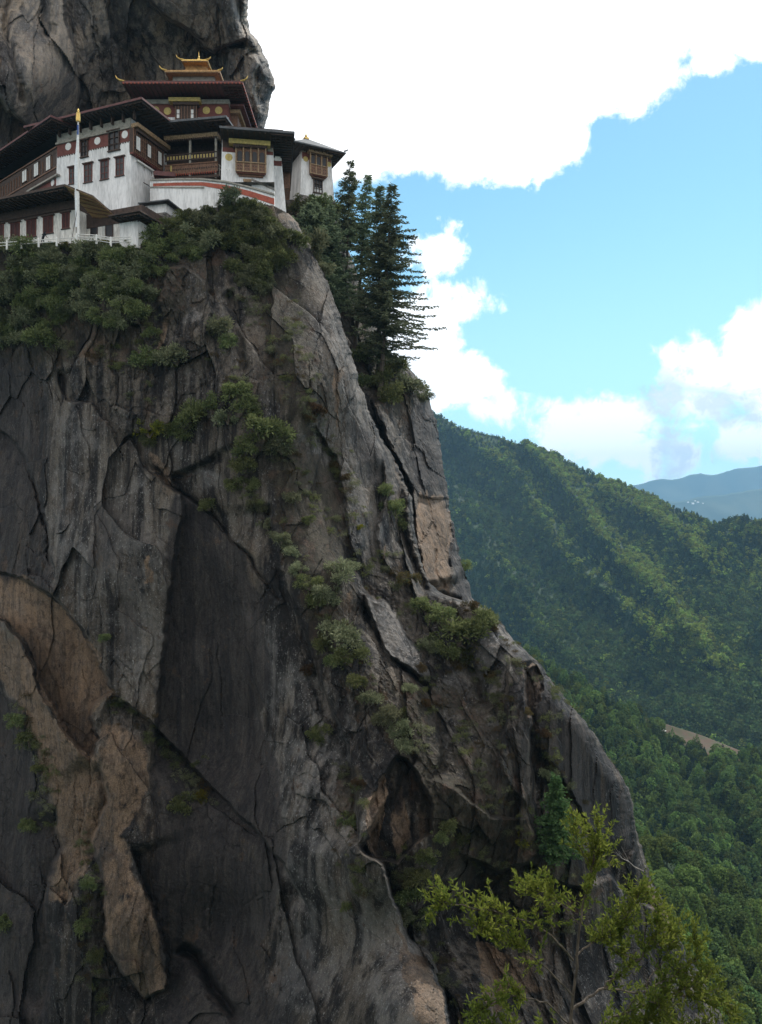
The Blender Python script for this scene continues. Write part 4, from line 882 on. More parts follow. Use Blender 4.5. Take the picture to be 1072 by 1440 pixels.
def fore_tree():
    rng = np.random.default_rng(404); D0 = 13.5
    root = bpy.data.objects.new('leafy_tree', None); col.objects.link(root); base = P(806, 1600, D0); root.location = base
    tag(root, 'bright yellow-green leafy tree in the foreground at the bottom right', 'tree')
    def q(px, py, dd=0): return np.array(P(px, py, D0+dd)-base)
    limbs = [([(806, 1620, 0), (800, 1440, 0), (808, 1350, .1), (820, 1270, .2), (828, 1215, .3), (842, 1160, .3)], .036),
             ([(806, 1350, .1), (780, 1318, -.3), (735, 1300, -.5), (690, 1280, -.6), (640, 1272, -.7), (618, 1268, -.8)], .022),
             ([(806, 1400, 0), (770, 1360, -.4), (730, 1330, -.6), (690, 1320, -.8), (665, 1300, -.8)], .02),
             ([(800, 1440, 0), (760, 1410, -.5), (720, 1405, -.7), (690, 1412, -.9), (672, 1420, -1)], .02),
             ([(803, 1420, 0), (850, 1390, .4), (900, 1350, .7), (925, 1310, .9), (922, 1268, 1.0)], .028),
             ([(810, 1345, .1), (850, 1310, .4), (885, 1280, .6), (905, 1250, .7)], .02),
             ([(801, 1470, 0), (870, 1430, .6), (940, 1400, 1.0), (990, 1400, 1.2), (1035, 1418, 1.4)], .026),
             ([(850, 1390, .4), (900, 1395, .8), (950, 1370, 1.1), (985, 1345, 1.3), (975, 1310, 1.3)], .018),
             ([(815, 1300, .2), (790, 1270, 0), (760, 1255, -.1), (735, 1250, -.2)], .014), ([(824, 1240, .3), (845, 1215, .4), (848, 1180, .4)], .012),
             ([(828, 1215, .3), (812, 1185, .2), (806, 1170, .1)], .012), ([(804, 1500, 0), (880, 1470, .5), (960, 1455, .8), (1020, 1450, 1.0)], .024), ([(801, 1470, 0), (750, 1450, -.5), (710, 1445, -.8), (680, 1450, -.9)], .018),
             ([(850, 1390, .4), (880, 1350, .6), (872, 1310, .7), (880, 1275, .7)], .014), ([(900, 1395, .8), (940, 1340, 1.0), (950, 1300, 1.1)], .014), ([(940, 1400, 1.0), (975, 1375, 1.2), (1000, 1372, 1.3)], .012), ([(804, 1500, 0), (860, 1445, .4), (895, 1440, .6), (935, 1430, .8)], .014),
             ([(780, 1318, -.3), (772, 1285, -.3), (776, 1255, -.4)], .012), ([(900, 1350, .7), (860, 1340, .4), (842, 1318, .3)], .012), ([(870, 1430, .6), (900, 1410, .4), (930, 1420, .5), (955, 1440, .5)], .014)]
    wood = []; C_ = []; A_ = []; LL = []
    trunk = None
    for li, (pl, rad) in enumerate(limbs):
        pts = np.array([q(*p_) for p_ in pl]); pts[1:-1] += rng.normal(size=(len(pts)-2, 3))*.04
        n = len(pts); fine_t = np.linspace(0, n-1, n*5); fine = np.stack([np.interp(fine_t, np.arange(n), pts[:, k]) for k in range(3)], 1); fine[1:-1] += rng.normal(size=(len(fine)-2, 3))*.012
        rr = np.linspace(rad, rad*.25 if li else .012, len(fine))
        tv_ = tube_vf(fine, rr, 6)
        if li == 0: trunk = tv_
        else: wood.append(tv_)
        seglen = np.linalg.norm(pts[-1]-pts[0]); s0 = .55 if li == 0 else .22
        for k in range(int(seglen*(20 if pl[-1][0] > 860 else 8 if li == 0 else 13))+5):
            t_ = s0+(1-s0)*rng.random()**.75; i_ = min(len(fine)-1, int(t_*(len(fine)-1))); p_ = fine[i_]
            ax = fine[min(i_+2, len(fine)-1)]-fine[max(i_-2, 0)]; ax = ax/max(np.linalg.norm(ax), 1e-6)
            d = unit(ax*.9+rng.normal(size=3)*.75+np.array([0, 0, .35])); l = (.18+.36*rng.random())
            end = p_+d*l+np.array([0, 0, .03]); wood.append(tube_vf([p_, (p_+end)/2+rng.normal(size=3)*.015, end], [.005, .004, .002], 3))
            m_ = int(13+l*34); tt = rng.random(m_)[:, None]**.8
            C_.append(p_+(end-p_)*tt+rng.normal(size=(m_, 3))*.012)
            A_.append(d*.8+rng.normal(size=(m_, 3))*.7+np.array([0, 0, .25])); LL.append(.06+.065*rng.random(m_))
    C_ = np.concatenate(C_); A_ = np.concatenate(A_); LL = np.concatenate(LL)
    lv = leaves_vf(C_, A_, LL, LL*.36, rng)
    mesh_np('crown', lv[0], lv[1], M['leaf_fresh'], root); mesh_np('trunk', trunk[0], trunk[1], M['bark'], root)
    wv_, wf_ = join_vf(wood); mesh_np('limbs', wv_, wf_, M['bark'], root)
fore_tree()
def bare_tree():
    rng = np.random.default_rng(99); p0 = np.array(on_rock(905, 1232)); out = []; D = float(p0[1])-3
    def grow(p, d, l, r, lev):
        pts = [p]
        for k in range(4): d = unit(d+rng.normal(size=3)*.18+np.array([-.06, 0, .05])); pts.append(pts[-1]+d*l/4)
        out.append(tube_vf(pts, np.linspace(r, r*.4, 5), 4))
        if lev < 3:
            for k in range(4): i = 1+int(rng.integers(4)); grow(pts[i], unit(d+rng.normal(size=3)*.6), l*.55, r*.45, lev+1)
    s = np.array(P(905, 1225, D)); e = np.array(P(852, 1200, D)); grow(np.zeros(3), unit(e-s), float(np.linalg.norm(e-s)), .09, 0)
    V, Fc = join_vf(out); o = mesh_np('bare_branch', V, Fc, M['bark_grey']); o.location = s; tag(o, 'bare pale leafless branch reaching out from the lower right cliff edge', 'branch')
bare_tree()

# ------------------------------------------------------------------ building kit
M['white'] = plain('whitewash', (.74, .73, .72), .85, .17, .8, bump=.5, stretch=(1, 1, .22))
M['white_old'] = plain('old_whitewash', (.74, .71, .66), .85, .22, .8, bump=.5, stretch=(1, 1, .3))
M['red'] = plain('red_band', (.15, .045, .034), .8, .2, 2)
M['red_bright'] = plain('brick_red', (.36, .085, .05), .8, .2, 1)
M['timber'] = plain('dark_timber', (.062, .036, .025), .75, .35, 3)
M['timber_warm'] = plain('carved_timber', (.17, .085, .048), .7, .35, 4)
M['board'] = plain('soffit_boards', (.42, .26, .12), .75, .25, 2, stretch=(.2, 3, 1))
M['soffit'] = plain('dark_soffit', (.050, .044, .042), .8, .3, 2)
M['beam'] = plain('painted_beam', (.30, .20, .11), .7, .4, 5)
M['yellow'] = plain('yellow_paint', (.50, .38, .12), .6, .2, 3)
M['gold'] = plain('gilded', (.68, .46, .14), .38, .15, 3, metal=.75)
M['goldroof'] = plain('gilt_roof', (.42, .24, .09), .5, .3, 3, metal=.3)
M['redroof'] = plain('red_roof_edge', (.11, .035, .032), .65, .25, 2)
M['roof'] = plain('roof_sheet', (.085, .088, .095), .6, .3, 1)
M['glass'] = plain('dark_glass', (.010, .010, .012), .45, .2, 1)
M['maroon'] = plain('maroon_shutter', (.055, .018, .016), .8, .3, 3)
M['winwhite'] = plain('white_frame', (.72, .71, .68), .6, .1, 3)
M['grey_band'] = plain('grey_cornice', (.30, .28, .24), .8, .25, 2)
M['cloth'] = plain('banner_cloth', (.74, .76, .78), .8, .1, 1)
M['blue'] = plain('blue_cloth', (.04, .09, .28), .8, .1, 1)
M['rubble'] = plain('rubble_wall', (.17, .155, .14), .95, .5, 1.6, bump=.8)

def box_vf(p, ex, ey, ez):
    """box from corner p with edge vectors"""
    p, ex, ey, ez = (np.array(q, float) for q in (p, ex, ey, ez))
    V = np.array([p, p+ex, p+ex+ey, p+ey, p+ez, p+ex+ez, p+ex+ey+ez, p+ey+ez])
    Fc = np.array([(0, 3, 2, 1), (4, 5, 6, 7), (0, 1, 5, 4), (1, 2, 6, 5), (2, 3, 7, 6), (3, 0, 4, 7)])
    return V, Fc
class Face:
    """a vertical wall plane: O a point on it, a = bearing of its right-hand direction, degrees from +X towards +Y"""
    def __init__(s, px, D, a):
        s.O = np.array([(px-CX)/F*D, D, 0.0]); s.e = np.array([math.cos(R(a)), math.sin(R(a)), 0.0]); s.n = np.array([math.sin(R(a)), -math.cos(R(a)), 0.0])
    def at(s, px, py, out=0.0):
        """wall coordinates (t, z) seen at that pixel on the plane `out` metres in front of the wall"""
        O = s.O+s.n*out; r = np.array([(px-CX)/F, 1.0])
        A = np.array([[r[0], -s.e[0]], [r[1], -s.e[1]]]); k, t = np.linalg.solve(A, O[:2])
        return t, (CY-py)/F*k
    def t(s, px, out=0.0): return s.at(px, 0, out)[0]
    def box(s, t0, t1, z0, z1, o0, o1):
        return box_vf(s.O+s.e*t0+s.n*o0+np.array([0, 0, z0]), s.e*(t1-t0), s.n*(o1-o0), np.array([0, 0, z1-z0]))
    def pbox(s, px0, px1, py0, py1, o0, o1):
        """box whose front (at o1) covers the pixel rectangle at its middle"""
        pm = (px0+px1)/2; z1 = s.at(pm, py0, o1)[1]; z0 = s.at(pm, py1, o1)[1]
        return s.box(s.t(px0, o1), s.t(px1, o1), z0, z1, o0, o1)
    def disc(s, px, py, r, o0, o1, k=20):
        t, z = s.at(px, py, o1); c_ = s.O+s.e*t+np.array([0, 0, z]); V = []
        for o_ in (o0, o1):
            for j in range(k): a_ = 2*math.pi*j/k; V.append(c_+s.n*o_+s.e*r*math.cos(a_)+np.array([0, 0, r*math.sin(a_)]))
        V.append(c_+s.n*o1); V.append(c_+s.n*o1)
        Fc = [(j, (j+1) % k, k+(j+1) % k, k+j) for j in range(k)]+[(2*k, k+j, k+(j+1) % k, k+(j+1) % k) for j in range(k)]
        V = np.array(V); return V, np.array(Fc)
def ob(name, vfs, mat, parent):
    v, f = join_vf(vfs) if isinstance(vfs, list) else vfs
    me = bpy.data.meshes.new(name); me.from_pydata([tuple(q) for q in v], [], [tuple(dict.fromkeys(int(i) for i in q)) for q in f]); me.update()
    me.materials.append(M[mat]); o = bpy.data.objects.new(name, me); col.objects.link(o); o.parent = parent
    if parent is not None: o.matrix_parent_inverse = parent.matrix_world.inverted()
    bm = bmesh.new(); bm.from_mesh(me); bmesh.ops.recalc_face_normals(bm, faces=bm.faces); bm.to_mesh(me); bm.free()
    return o
def root(name, label, cat, loc=(0, 0, 0), group=None):
    r = bpy.data.objects.new(name, None); r.location = loc; col.objects.link(r); tag(r, label, cat, group)
    bpy.context.view_layer.update(); return r
TAPER = {}
def block(fc, t0, t1, z0, z1, depth, taper=.35):
    """battered masonry block"""
    TAPER[fc] = (taper, z0, z1)
    def ring(z, g): return [fc.O+fc.e*(t0-g)+fc.n*g, fc.O+fc.e*(t1+g)+fc.n*g, fc.O+fc.e*(t1+g)-fc.n*depth, fc.O+fc.e*(t0-g)-fc.n*depth]
    V = [np.array([*(q[:2]), z0]) for q in ring(z0, taper)]+[np.array([*(q[:2]), z1]) for q in ring(z1, 0)]
    return np.array(V), np.array([(0, 3, 2, 1), (4, 5, 6, 7), (0, 1, 5, 4), (1, 2, 6, 5), (2, 3, 7, 6), (3, 0, 4, 7)])
def small_window(parent, fc, px0, px1, py0, py1, mat='red', grid=(2, 3), proud=.10, lintel=True, pane='glass', white=False):
    off = 0.0
    if fc in TAPER:
        g_, a_, b_ = TAPER[fc]; zc = fc.at((px0+px1)/2, (py0+py1)/2)[1]; off = g_*(b_-zc)/(b_-a_)
    if off:
        f2 = Face.__new__(Face); f2.O = fc.O+fc.n*off; f2.e = fc.e; f2.n = fc.n; fc = f2
    pm = (px0+px1)/2; t0, t1 = fc.t(px0, proud), fc.t(px1, proud); z1 = fc.at(pm, py0, proud)[1]; z0 = fc.at(pm, py1, proud)[1]; w_ = .10 if not white else .07
    w_ = min(w_, (t1-t0)*.16)
    fr = [fc.box(t0, t0+w_, z0, z1, -.05, proud), fc.box(t1-w_, t1, z0, z1, -.05, proud), fc.box(t0+w_, t1-w_, z1-w_, z1, -.05, proud), fc.box(t0+w_, t1-w_, z0, z0+w_, -.05, proud)]
    for i in range(1, grid[0]): x = t0+(t1-t0)*i/grid[0]; fr.append(fc.box(x-w_*.35, x+w_*.35, z0+w_, z1-w_, 0, proud*.8))
    for i in range(1, grid[1]): z = z0+(z1-z0)*i/grid[1]; fr.append(fc.box(t0+w_, t1-w_, z-w_*.3, z+w_*.3, 0, proud*.7))
    w = ob('window', fr, 'timber' if white else mat, parent)
    ob('pane', fc.box(t0+w_, t1-w_, z0+w_, z1-w_, -.02, proud-.05 if white else .03), pane, w)
    if lintel: ob('lintel', [fc.box(t0-.22, t1+.22, z1, z1+.16, -.05, proud+.16), fc.box(t0-.12, t1+.12, z0-.12, z0, -.05, proud+.06)], 'timber', w)
    return w
def roof_slab(name, parent, fc, t0, t1, o_front, o_back, z, th=.28, rise=1.2, mat='roof', under='soffit', fascia=None, ridge=.45, rafters=True, tilt=0.0):
    """low hipped roof with a deep flat eave: t0..t1 along the wall, o_front in front of it, o_back behind it (metres)"""
    def q(t, o, zz): return fc.O+fc.e*t+fc.n*o+np.array([0, 0, zz])
    c_ = [(t0, o_front), (t1, o_front), (t1, -o_back), (t0, -o_back)]
    tm0, tm1 = t0+(t1-t0)*ridge, t1-(t1-t0)*ridge; om = (o_front-o_back)/2
    V = [q(a, b, z+th) for a, b in c_]+[q(tm0, om, z+th+rise), q(tm1, om, z+th+rise)]+[q(a, b, z) for a, b in c_]
    Fc = [(0, 1, 5, 4), (2, 3, 4, 5), (1, 2, 5, 5), (3, 0, 4, 4), (6, 7, 1, 0), (7, 8, 2, 1), (8, 9, 3, 2), (9, 6, 0, 3)]
    r = ob(name, (np.array(V), np.array(Fc)), mat, parent)
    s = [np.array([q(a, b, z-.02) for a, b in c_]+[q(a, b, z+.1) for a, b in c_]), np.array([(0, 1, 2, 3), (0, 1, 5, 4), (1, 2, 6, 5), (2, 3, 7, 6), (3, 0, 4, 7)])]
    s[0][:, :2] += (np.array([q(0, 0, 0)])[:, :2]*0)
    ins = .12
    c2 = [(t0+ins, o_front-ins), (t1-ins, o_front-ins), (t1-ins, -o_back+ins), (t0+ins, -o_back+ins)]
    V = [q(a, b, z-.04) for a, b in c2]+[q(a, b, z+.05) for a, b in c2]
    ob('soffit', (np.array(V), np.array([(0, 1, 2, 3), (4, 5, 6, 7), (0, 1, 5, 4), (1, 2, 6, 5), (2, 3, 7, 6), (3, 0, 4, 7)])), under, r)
    if rafters:
        rf = []; n = int((t1-t0)/.7)
        for i in range(n): x = t0+.3+(t1-t0-.6)*i/max(1, n-1); rf.append(fc.box(x-.07, x+.07, z-.20, z-.045, -.05, o_front-.15))
        n = int((o_front+o_back)/.7)
        for i in range(n): y = o_front-.3-(o_front+o_back-.6)*i/max(1, n-1); rf.append(fc.box(t1-3.0, t1-.15, z-.20, z-.045, y-.07, y+.07))
        ob('rafter_row', rf, 'timber', r)
    if fascia:
        g = .03
        ob('fascia', [fc.box(t0-g, t1+g, z+.02, z+th+.03, o_front, o_front+.05), fc.box(t1, t1+.05, z+.02, z+th+.03, -o_back, o_front-.002)], fascia, r)
    return r
def tip(parent, p, d, l=.9, mat='gold'):
    d = unit(np.array(d, float)); pts = [np.array(p)-d*.3, np.array(p)+d*l*.35+np.array([0, 0, .02]), np.array(p)+d*l*.75+np.array([0, 0, .22*l]), np.array(p)+d*l*.95+np.array([0, 0, .6*l])]
    ob('eave_tip', tube_vf(pts, [.13, .12, .09, .03], 6), mat, parent)
def lathe_vf(p, prof, k=12):
    V = []; n = len(prof)
    for r, z in prof:
        for j in range(k): a_ = 2*math.pi*j/k; V.append([p[0]+r*math.cos(a_), p[1]+r*math.sin(a_), p[2]+z])
    return np.array(V), np.array([(i*k+j, i*k+(j+1) % k, (i+1)*k+(j+1) % k, (i+1)*k+j) for i in range(n-1) for j in range(k)])
def arch_bay(parent, fc, px0, px1, py0, py1, n, proud, mid, mat='timber_warm', wood='beam'):
    """projecting carved timber bay: arched lights above, carved panel below, bracketed foot"""
    pm = (px0+px1)/2; t0, t1 = fc.t(px0, proud), fc.t(px1, proud); z1 = fc.at(pm, py0, proud)[1]; z0 = fc.at(pm, py1, proud)[1]; zm = fc.at(pm, mid, proud)[1]
    b_ = ob('bay_window', [fc.box(t0, t1, zm, z1, -.05, proud-.22), fc.box(t0, t1, z0, zm, -.05, proud), fc.box(t0+.15, t1-.15, z0-.22, z0, -.05, proud-.15), fc.box(t0+.35, t1-.35, z0-.45, z0-.22, -.05, proud-.35)], mat, parent)
    st = []; pn = []; cv = []; wd = (t1-t0)/n
    for i in range(n+1): x = t0+wd*i; st.append(fc.box(x-.08, x+.08, z0+.1, z1, proud-.2, proud+.05))
    for i in range(n):
        x = t0+wd*(i+.5); hw = wd*.30; zb = zm+.15; zt = zm+(z1-zm)*.62; k = 8; V = []
        for o_ in (proud-.2, proud-.17):
            pts = [(-hw, zb), (hw, zb)]+[(hw*math.cos(math.pi*j/k), zt+hw*math.sin(math.pi*j/k)) for j in range(k+1)]
            V += [fc.O+fc.e*(x+a)+fc.n*o_+np.array([0, 0, b]) for a, b in pts]
        m_ = len(V)//2; Fc = [(m_, m_+j, m_+j+1, m_+j+1) for j in range(1, m_-1)]
        pn.append((np.array(V), np.array(Fc)))
        for j in (-1, 1):
            cv.append(fc.disc_at(x+j*wd*.17, z0+(zm-z0)*.62, .09, proud+.001, proud+.03))
            cv.append(fc.disc_at(x+j*wd*.17, z0+(zm-z0)*.32, .08, proud+.001, proud+.03))
    ob('mullion', st, wood, b_); ob('arched_pane', pn, 'glass', b_); ob('carving', cv, 'timber', b_)
    ob('sill', [fc.box(t0-.1, t1+.1, zm-.05, zm+.08, proud-.1, proud+.12), fc.box(t0-.06, t1+.06, z0-.02, z0+.1, proud-.1, proud+.1)], wood, b_)
    dn = [fc.box(t0+(t1-t0)*(i+.2)/(n*4), t0+(t1-t0)*(i+.8)/(n*4), z0-.2, z0-.03, proud-.12, proud-.02) for i in range(n*4)]
    ob('dentil_row', dn, 'red', b_)
    return b_
def disc_at(s, t, z, r, o0, o1, k=10):
    c_ = s.O+s.e*t+np.array([0, 0, z]); V = []
    for o_ in (o0, o1):
        for j in range(k): a_ = 2*math.pi*j/k; V.append(c_+s.n*o_+s.e*r*math.cos(a_)+np.array([0, 0, r*math.sin(a_)]))
    V.append(c_+s.n*o1)
    return np.array(V), np.array([(j, (j+1) % k, k+(j+1) % k, k+j) for j in range(k)]+[(2*k, k+j, k+(j+1) % k, k+(j+1) % k) for j in range(k)])
Face.disc_at = disc_at

# ------------------------------------------------------------------ main white temple block with its left wing
L1 = Face(184, 100, -21); R1 = Face(184, 100, 69)
tb_ = root('temple_block', 'tall white temple block with red band, white discs and dark roof, behind the flagpole', 'building', (L1.O[0], L1.O[1], 33))
tl = L1.t(81); zt = L1.at(184, 166)[1]; dR = R1.t(231)
ob('wall', block(L1, tl, 0, 32, zt, dR+.5, .35), 'white', tb_)
zb0, zb1 = L1.at(184, 198.5)[1], L1.at(184, 181)[1]
bd = ob('red_frieze', [L1.box(tl, .05, zb0, zb1, 0, .07)], 'red', tb_)
ob('dentil_row', [L1.box(tl+.1+i*.42, tl+.3+i*.42, zb0-.14, zb0, 0, .12) for i in range(int(-tl/.42))], 'timber', bd)
for px, py in ((96, 206), (137, 198), (175.5, 189)): ob('white_disc', L1.disc(px, py, .52, .07, .11), 'winwhite', tb_)
ob('cornice', [L1.box(tl-.1, .15, zb1, zb1+.25, 0, .3), L1.box(tl, .05, zb1+.25, zt, 0, .1)], 'grey_band', tb_)
ob('eave_bracket', [L1.box(tl+.6+i*1.85, tl+.8+i*1.85, zt-.5, zt+.9, .1, .55) for i in range(8)], 'timber', tb_)
for a_ in ((113, 123, 197, 220), (152, 167.5, 184, 211)): small_window(tb_, L1, *a_, mat='timber', proud=.22)
for a_ in ((97, 107, 235, 258), (118, 129.5, 230, 256), (141, 152.5, 225, 252), (162.5, 174, 221, 247)): small_window(tb_, L1, *a_)
# right-hand gallery
zg1 = R1.at(190, 180, .7)[1]; zg0 = R1.at(190, 214, .7)[1]; tg0, tg1 = R1.t(188.5, .7), R1.t(230, .7)
gal = ob('gallery', [R1.box(tg0, tg1, zg0, zg1, -.05, .6)], 'timber', tb_)
ob('mullion', [R1.box(tg0+(tg1-tg0)*i/16-.05, tg0+(tg1-tg0)*i/16+.05, zg0, zg1, .6, .7) for i in range(17)]+[R1.box(tg0, tg1, zg0+(zg1-zg0)*k-.05, zg0+(zg1-zg0)*k+.05, .6, .68) for k in (.02, .26, .48, .72, .98)], 'timber_warm', gal)
ob('dentil_row', [R1.box(tg0+i*.36, tg0+.2+i*.36, zg0-.25, zg0, 0, .62) for i in range(int((tg1-tg0)/.36))], 'red', gal)
for a_ in ((191.5, 198.5, 191.5, 212), (207.5, 213.5, 203, 222), (222.5, 228.5, 213, 232)):
    small_window(tb_, R1, *a_, proud=.78, lintel=False, white=True, grid=(2, 2), pane='winwhite')
za = R1.at(194, 171.5, 1.3)[1]; t0_, t1_ = R1.t(194, 1.3), R1.t(240, 1.3)
ob('painted_beam', [R1.box(t0_, t1_, za-.55, za, .2, 1.3)], 'beam', tb_); ob('beam_soffit', [R1.box(t0_+.3, t1_-.2, za-1.0, za-.56, .1, 1.0)], 'timber', tb_)
ob('ledge', [R1.box(R1.t(195, .5), R1.t(222, .5), zg0-.75, zg0-.55, 0, .5)], 'winwhite', tb_)
small_window(tb_, R1, 202.5, 213.5, 232, 260)
ob('wall_cloth', [R1.box(R1.t(214.5, .2), R1.t(219, .2), R1.at(216, 250, .2)[1], R1.at(216, 241, .2)[1], .05, .2)], 'winwhite', tb_)
ez = (CY-137)/F*(L1.O-L1.n*0+L1.e*3.6+L1.n*2.0)[1]
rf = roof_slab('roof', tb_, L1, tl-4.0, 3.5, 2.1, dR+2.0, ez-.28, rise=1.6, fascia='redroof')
# left wing, turned away
WL = Face(81, 104.6, -39)
wg = root('temple_wing', 'dark timber-fronted wing with three white windows running back under the cliff at far left', 'building', (WL.O[0], WL.O[1], 33))
tw = -24.0; zw = 51.5
ob('wall', block(WL, tw, 0, 32, zw, 8, .2), 'timber', wg)
ob('red_frieze', [WL.box(-6, 0, WL.at(75, 262)[1], WL.at(75, 249)[1], 0, .08)], 'red', wg); ob('white_disc', WL.disc(74, 257, .45, .08, .12), 'winwhite', wg)
ob('ledge', [WL.box(WL.t(37, .5), WL.t(80, .5), WL.at(80, 246, .5)[1], WL.at(80, 243.5, .5)[1], 0, .5)], 'grey_band', wg)
ob('carved_row', [WL.box(tw+i*.9, tw+.12+i*.9, WL.at(67, 240)[1], zw-.8, 0, .12) for i in range(26)]+[WL.box(tw, 0, WL.at(67, 215+k*28)[1]-.1, WL.at(67, 215+k*28)[1]+.1, 0, .14) for k in (0, 1)], 'timber_warm', wg)
for a_ in ((30.5, 37.5, 238.5, 256), (47, 54, 228.5, 248), (64, 71, 219, 239.5)): small_window(wg, WL, *a_, white=True, lintel=False, grid=(2, 2), pane='winwhite', proud=.2)
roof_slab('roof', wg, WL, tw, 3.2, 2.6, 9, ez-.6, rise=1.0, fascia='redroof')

# ------------------------------------------------------------------ long white hostel in front
L2 = Face(107, 93.0, -21); R2 = Face(168, 91.5, 69)
hs = root('hostel', 'long low white hostel with dark red windows and orange boarded gable, below the temple', 'building', (L2.O[0], L2.O[1], 33))
tq = L2.t(-60); z1_ = L2.at(107, 293)[1]
ob('wall', block(L2, tq, 0, 31, z1_, 7, .12), 'white_old', hs)
for a_ in ((-9, 5, 316, 339), (14.5, 27.5, 313, 335), (37, 50.5, 308.5, 333), (60.5, 74.5, 304, 328), (87, 97.5, 299, 321)): small_window(hs, L2, *a_, mat='red', grid=(2, 1), pane='maroon')
ob('timber_cornice', [L2.box(tq, .1, z1_, z1_+1.5, -6.5, .25), L2.box(tq, .1, z1_-.15, z1_-.02, 0, .12)], 'timber', hs)
zr2 = (CY-262)/F*((L2.O+L2.n*3.2)[1])
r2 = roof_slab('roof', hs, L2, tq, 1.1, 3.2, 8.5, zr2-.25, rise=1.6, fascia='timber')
# boarded gable end over the porch
te, tf = .0, 5.2
def pt(fc, t, o, z): return fc.O+fc.e*t+fc.n*o+np.array([0, 0, z])
zz = zr2-.1
Vg = [pt(L2, 1.1, 3.1, zz+.1), pt(L2, 4.2, 1.6, zz-1.2), pt(L2, 5.0, -2.8, zz-2.9), pt(L2, 1.1, -2.4, zz-2.3)]
Vt = [v+np.array([0, 0, .18]) for v in Vg]
gb = ob('gable_roof', (np.array(Vg+Vt), np.array([(4, 5, 6, 7), (0, 1, 5, 4), (1, 2, 6, 5), (2, 3, 7, 6), (3, 0, 4, 7)])), 'timber', hs)
ob('gable_boards', (np.array([v-np.array([0, 0, .03]) for v in Vg]+[v-np.array([0, 0, .005]) for v in Vg]), np.array([(0, 1, 2, 3), (0, 1, 5, 4), (1, 2, 6, 5), (2, 3, 7, 6), (3, 0, 4, 7)])), 'board', gb)
bs = []
for k in range(1, 7):
    a_ = np.array(Vg[0])*(1-k/7)+np.array(Vg[3])*(k/7); b_ = np.array(Vg[1])*(1-k/7)+np.array(Vg[2])*(k/7)
    bs.append(tube_vf([a_-np.array([0, 0, .08]), b_-np.array([0, 0, .08])], [.07, .07], 4))
ob('gable_rib', bs, 'timber_warm', gb)
L3 = Face(112, 95.2, -21)
ob('porch_wall', [L3.pbox(108, 200, 316, 352, -4, 0)], 'white_old', hs)
for a_ in ((127, 137, 319, 331), (148, 159, 313, 333)): small_window(hs, L3, *a_, mat='timber', grid=(1, 1), lintel=False)
ob('porch_lintel', [L3.pbox(108, 200, 296, 316, -4, .1)], 'timber', hs)
RB = Face(169, 91.8, -21)
eb = ob('end_block', [RB.pbox(168.5, 194, 312, 350, -5, 0)], 'white', hs)
ob('slatted_loft', [RB.pbox(170, 196, 300, 312, -5, -.1)]+[RB.pbox(170+i*2.6, 171+i*2.6, 301, 312, -.1, .02) for i in range(10)], 'timber', hs)
roof_slab('lean_to_roof', hs, RB, RB.t(152, 1.6), RB.t(196, 1.6), 1.6, 6.5, RB.at(180, 300, 1.6)[1], th=.18, rise=.7, fascia='timber')

# small outhouse on a rubble footing
OH = Face(197, 96.5, -14)
oh = root('outhouse', 'small white outhouse with flat dark roof at the foot of the temple corner', 'hut', (OH.O[0], OH.O[1], 36))
ob('wall', [OH.pbox(200, 234, 285, 300, -3, 0)], 'white', oh); ob('footing', [OH.pbox(202, 233, 300, 345, -3, .15)], 'rubble', oh)
small_window(oh, OH, 203, 207, 291, 299, mat='timber', grid=(1, 1), lintel=False)
roof_slab('roof', oh, OH, OH.t(194, .8), OH.t(237, .8), .8, 3.6, OH.at(215, 284, .8)[1], th=.16, rise=.35, rafters=False)
# ------------------------------------------------------------------ timber balcony house
L4 = Face(303, 104, -9)
bh = root('balcony_house', 'dark timber balcony house with two posts and carved railings between the white temple blocks', 'building', (L4.O[0], L4.O[1], 40))
ob('back_wall', [L4.pbox(226, 322, 186, 268, -7, -2.6)], 'timber', bh)
za = L4.at(303, 185.5, .35)[1]; t0_, t1_ = L4.t(231, .35), L4.t(305.5, .35)
bm_ = ob('painted_beam', [L4.box(t0_, t1_, za-.55, za, -.2, .35), L4.box(t1_-.35, t1_, za-.55, za, -6, -.2)], 'beam', bh)
ob('fretwork', [L4.box(t0_+.3+i*.33, t0_+.5+i*.33, za-.75, za-.55, -.1, .3) for i in range(23)], 'timber', bm_)
ob('upper_wall', [L4.box(t0_-.5, t1_, za, za+2.2, -6, -.3)], 'timber', bh)
for px in (267.2, 303.5): ob('post', [L4.pbox(px-1.3, px+1.3, 190, 250, -.2, .08), L4.pbox(px-2.6, px+2.6, 190, 194, -.2, .12)], 'grey_band', bh)
zf = L4.at(303, 246)[1]
ob('floor', [L4.box(t0_, t1_+.3, zf-.35, zf, -4, .2)], 'timber', bh)
zr_ = L4.at(297, 217, .15)[1]
rl = ob('upper_railing', [L4.box(t0_, t1_, zr_-.55, zr_-.42, 0, .15), L4.box(t0_, t1_, zr_+.3, zr_+.42, 0, .15), L4.box(t0_, t1_, zr_-.42, zr_+.3, 0, .03)], 'timber', bh)
ob('baluster', [L4.box(t0_+.35+i*.45, t0_+.53+i*.45, zr_-.32, zr_+.16, .03, .09) for i in range(int((t1_-t0_)/.45)-1)], 'yellow', rl)
zl = L4.at(297, 233.5, .25)[1]
lr = ob('lower_railing', [L4.box(t0_, t1_, zl-.75, zl+.55, .0, .14), L4.box(t0_, t1_, zl+.5, zl+.66, .0, .25)], 'timber_warm', bh)
cv = []; pn = []
for i in range(22):
    x = t0_+.35+i*(t1_-t0_-.6)/21
    cv.append(L4.box(x-.06, x+.06, zl-.95, zl-.65, .0, .2)); pn.append(disc_at(L4, x, zl-.1, .13, .14, .17))
ob('dentil_row', cv, 'red_bright', lr); ob('carving', pn, 'timber', lr)
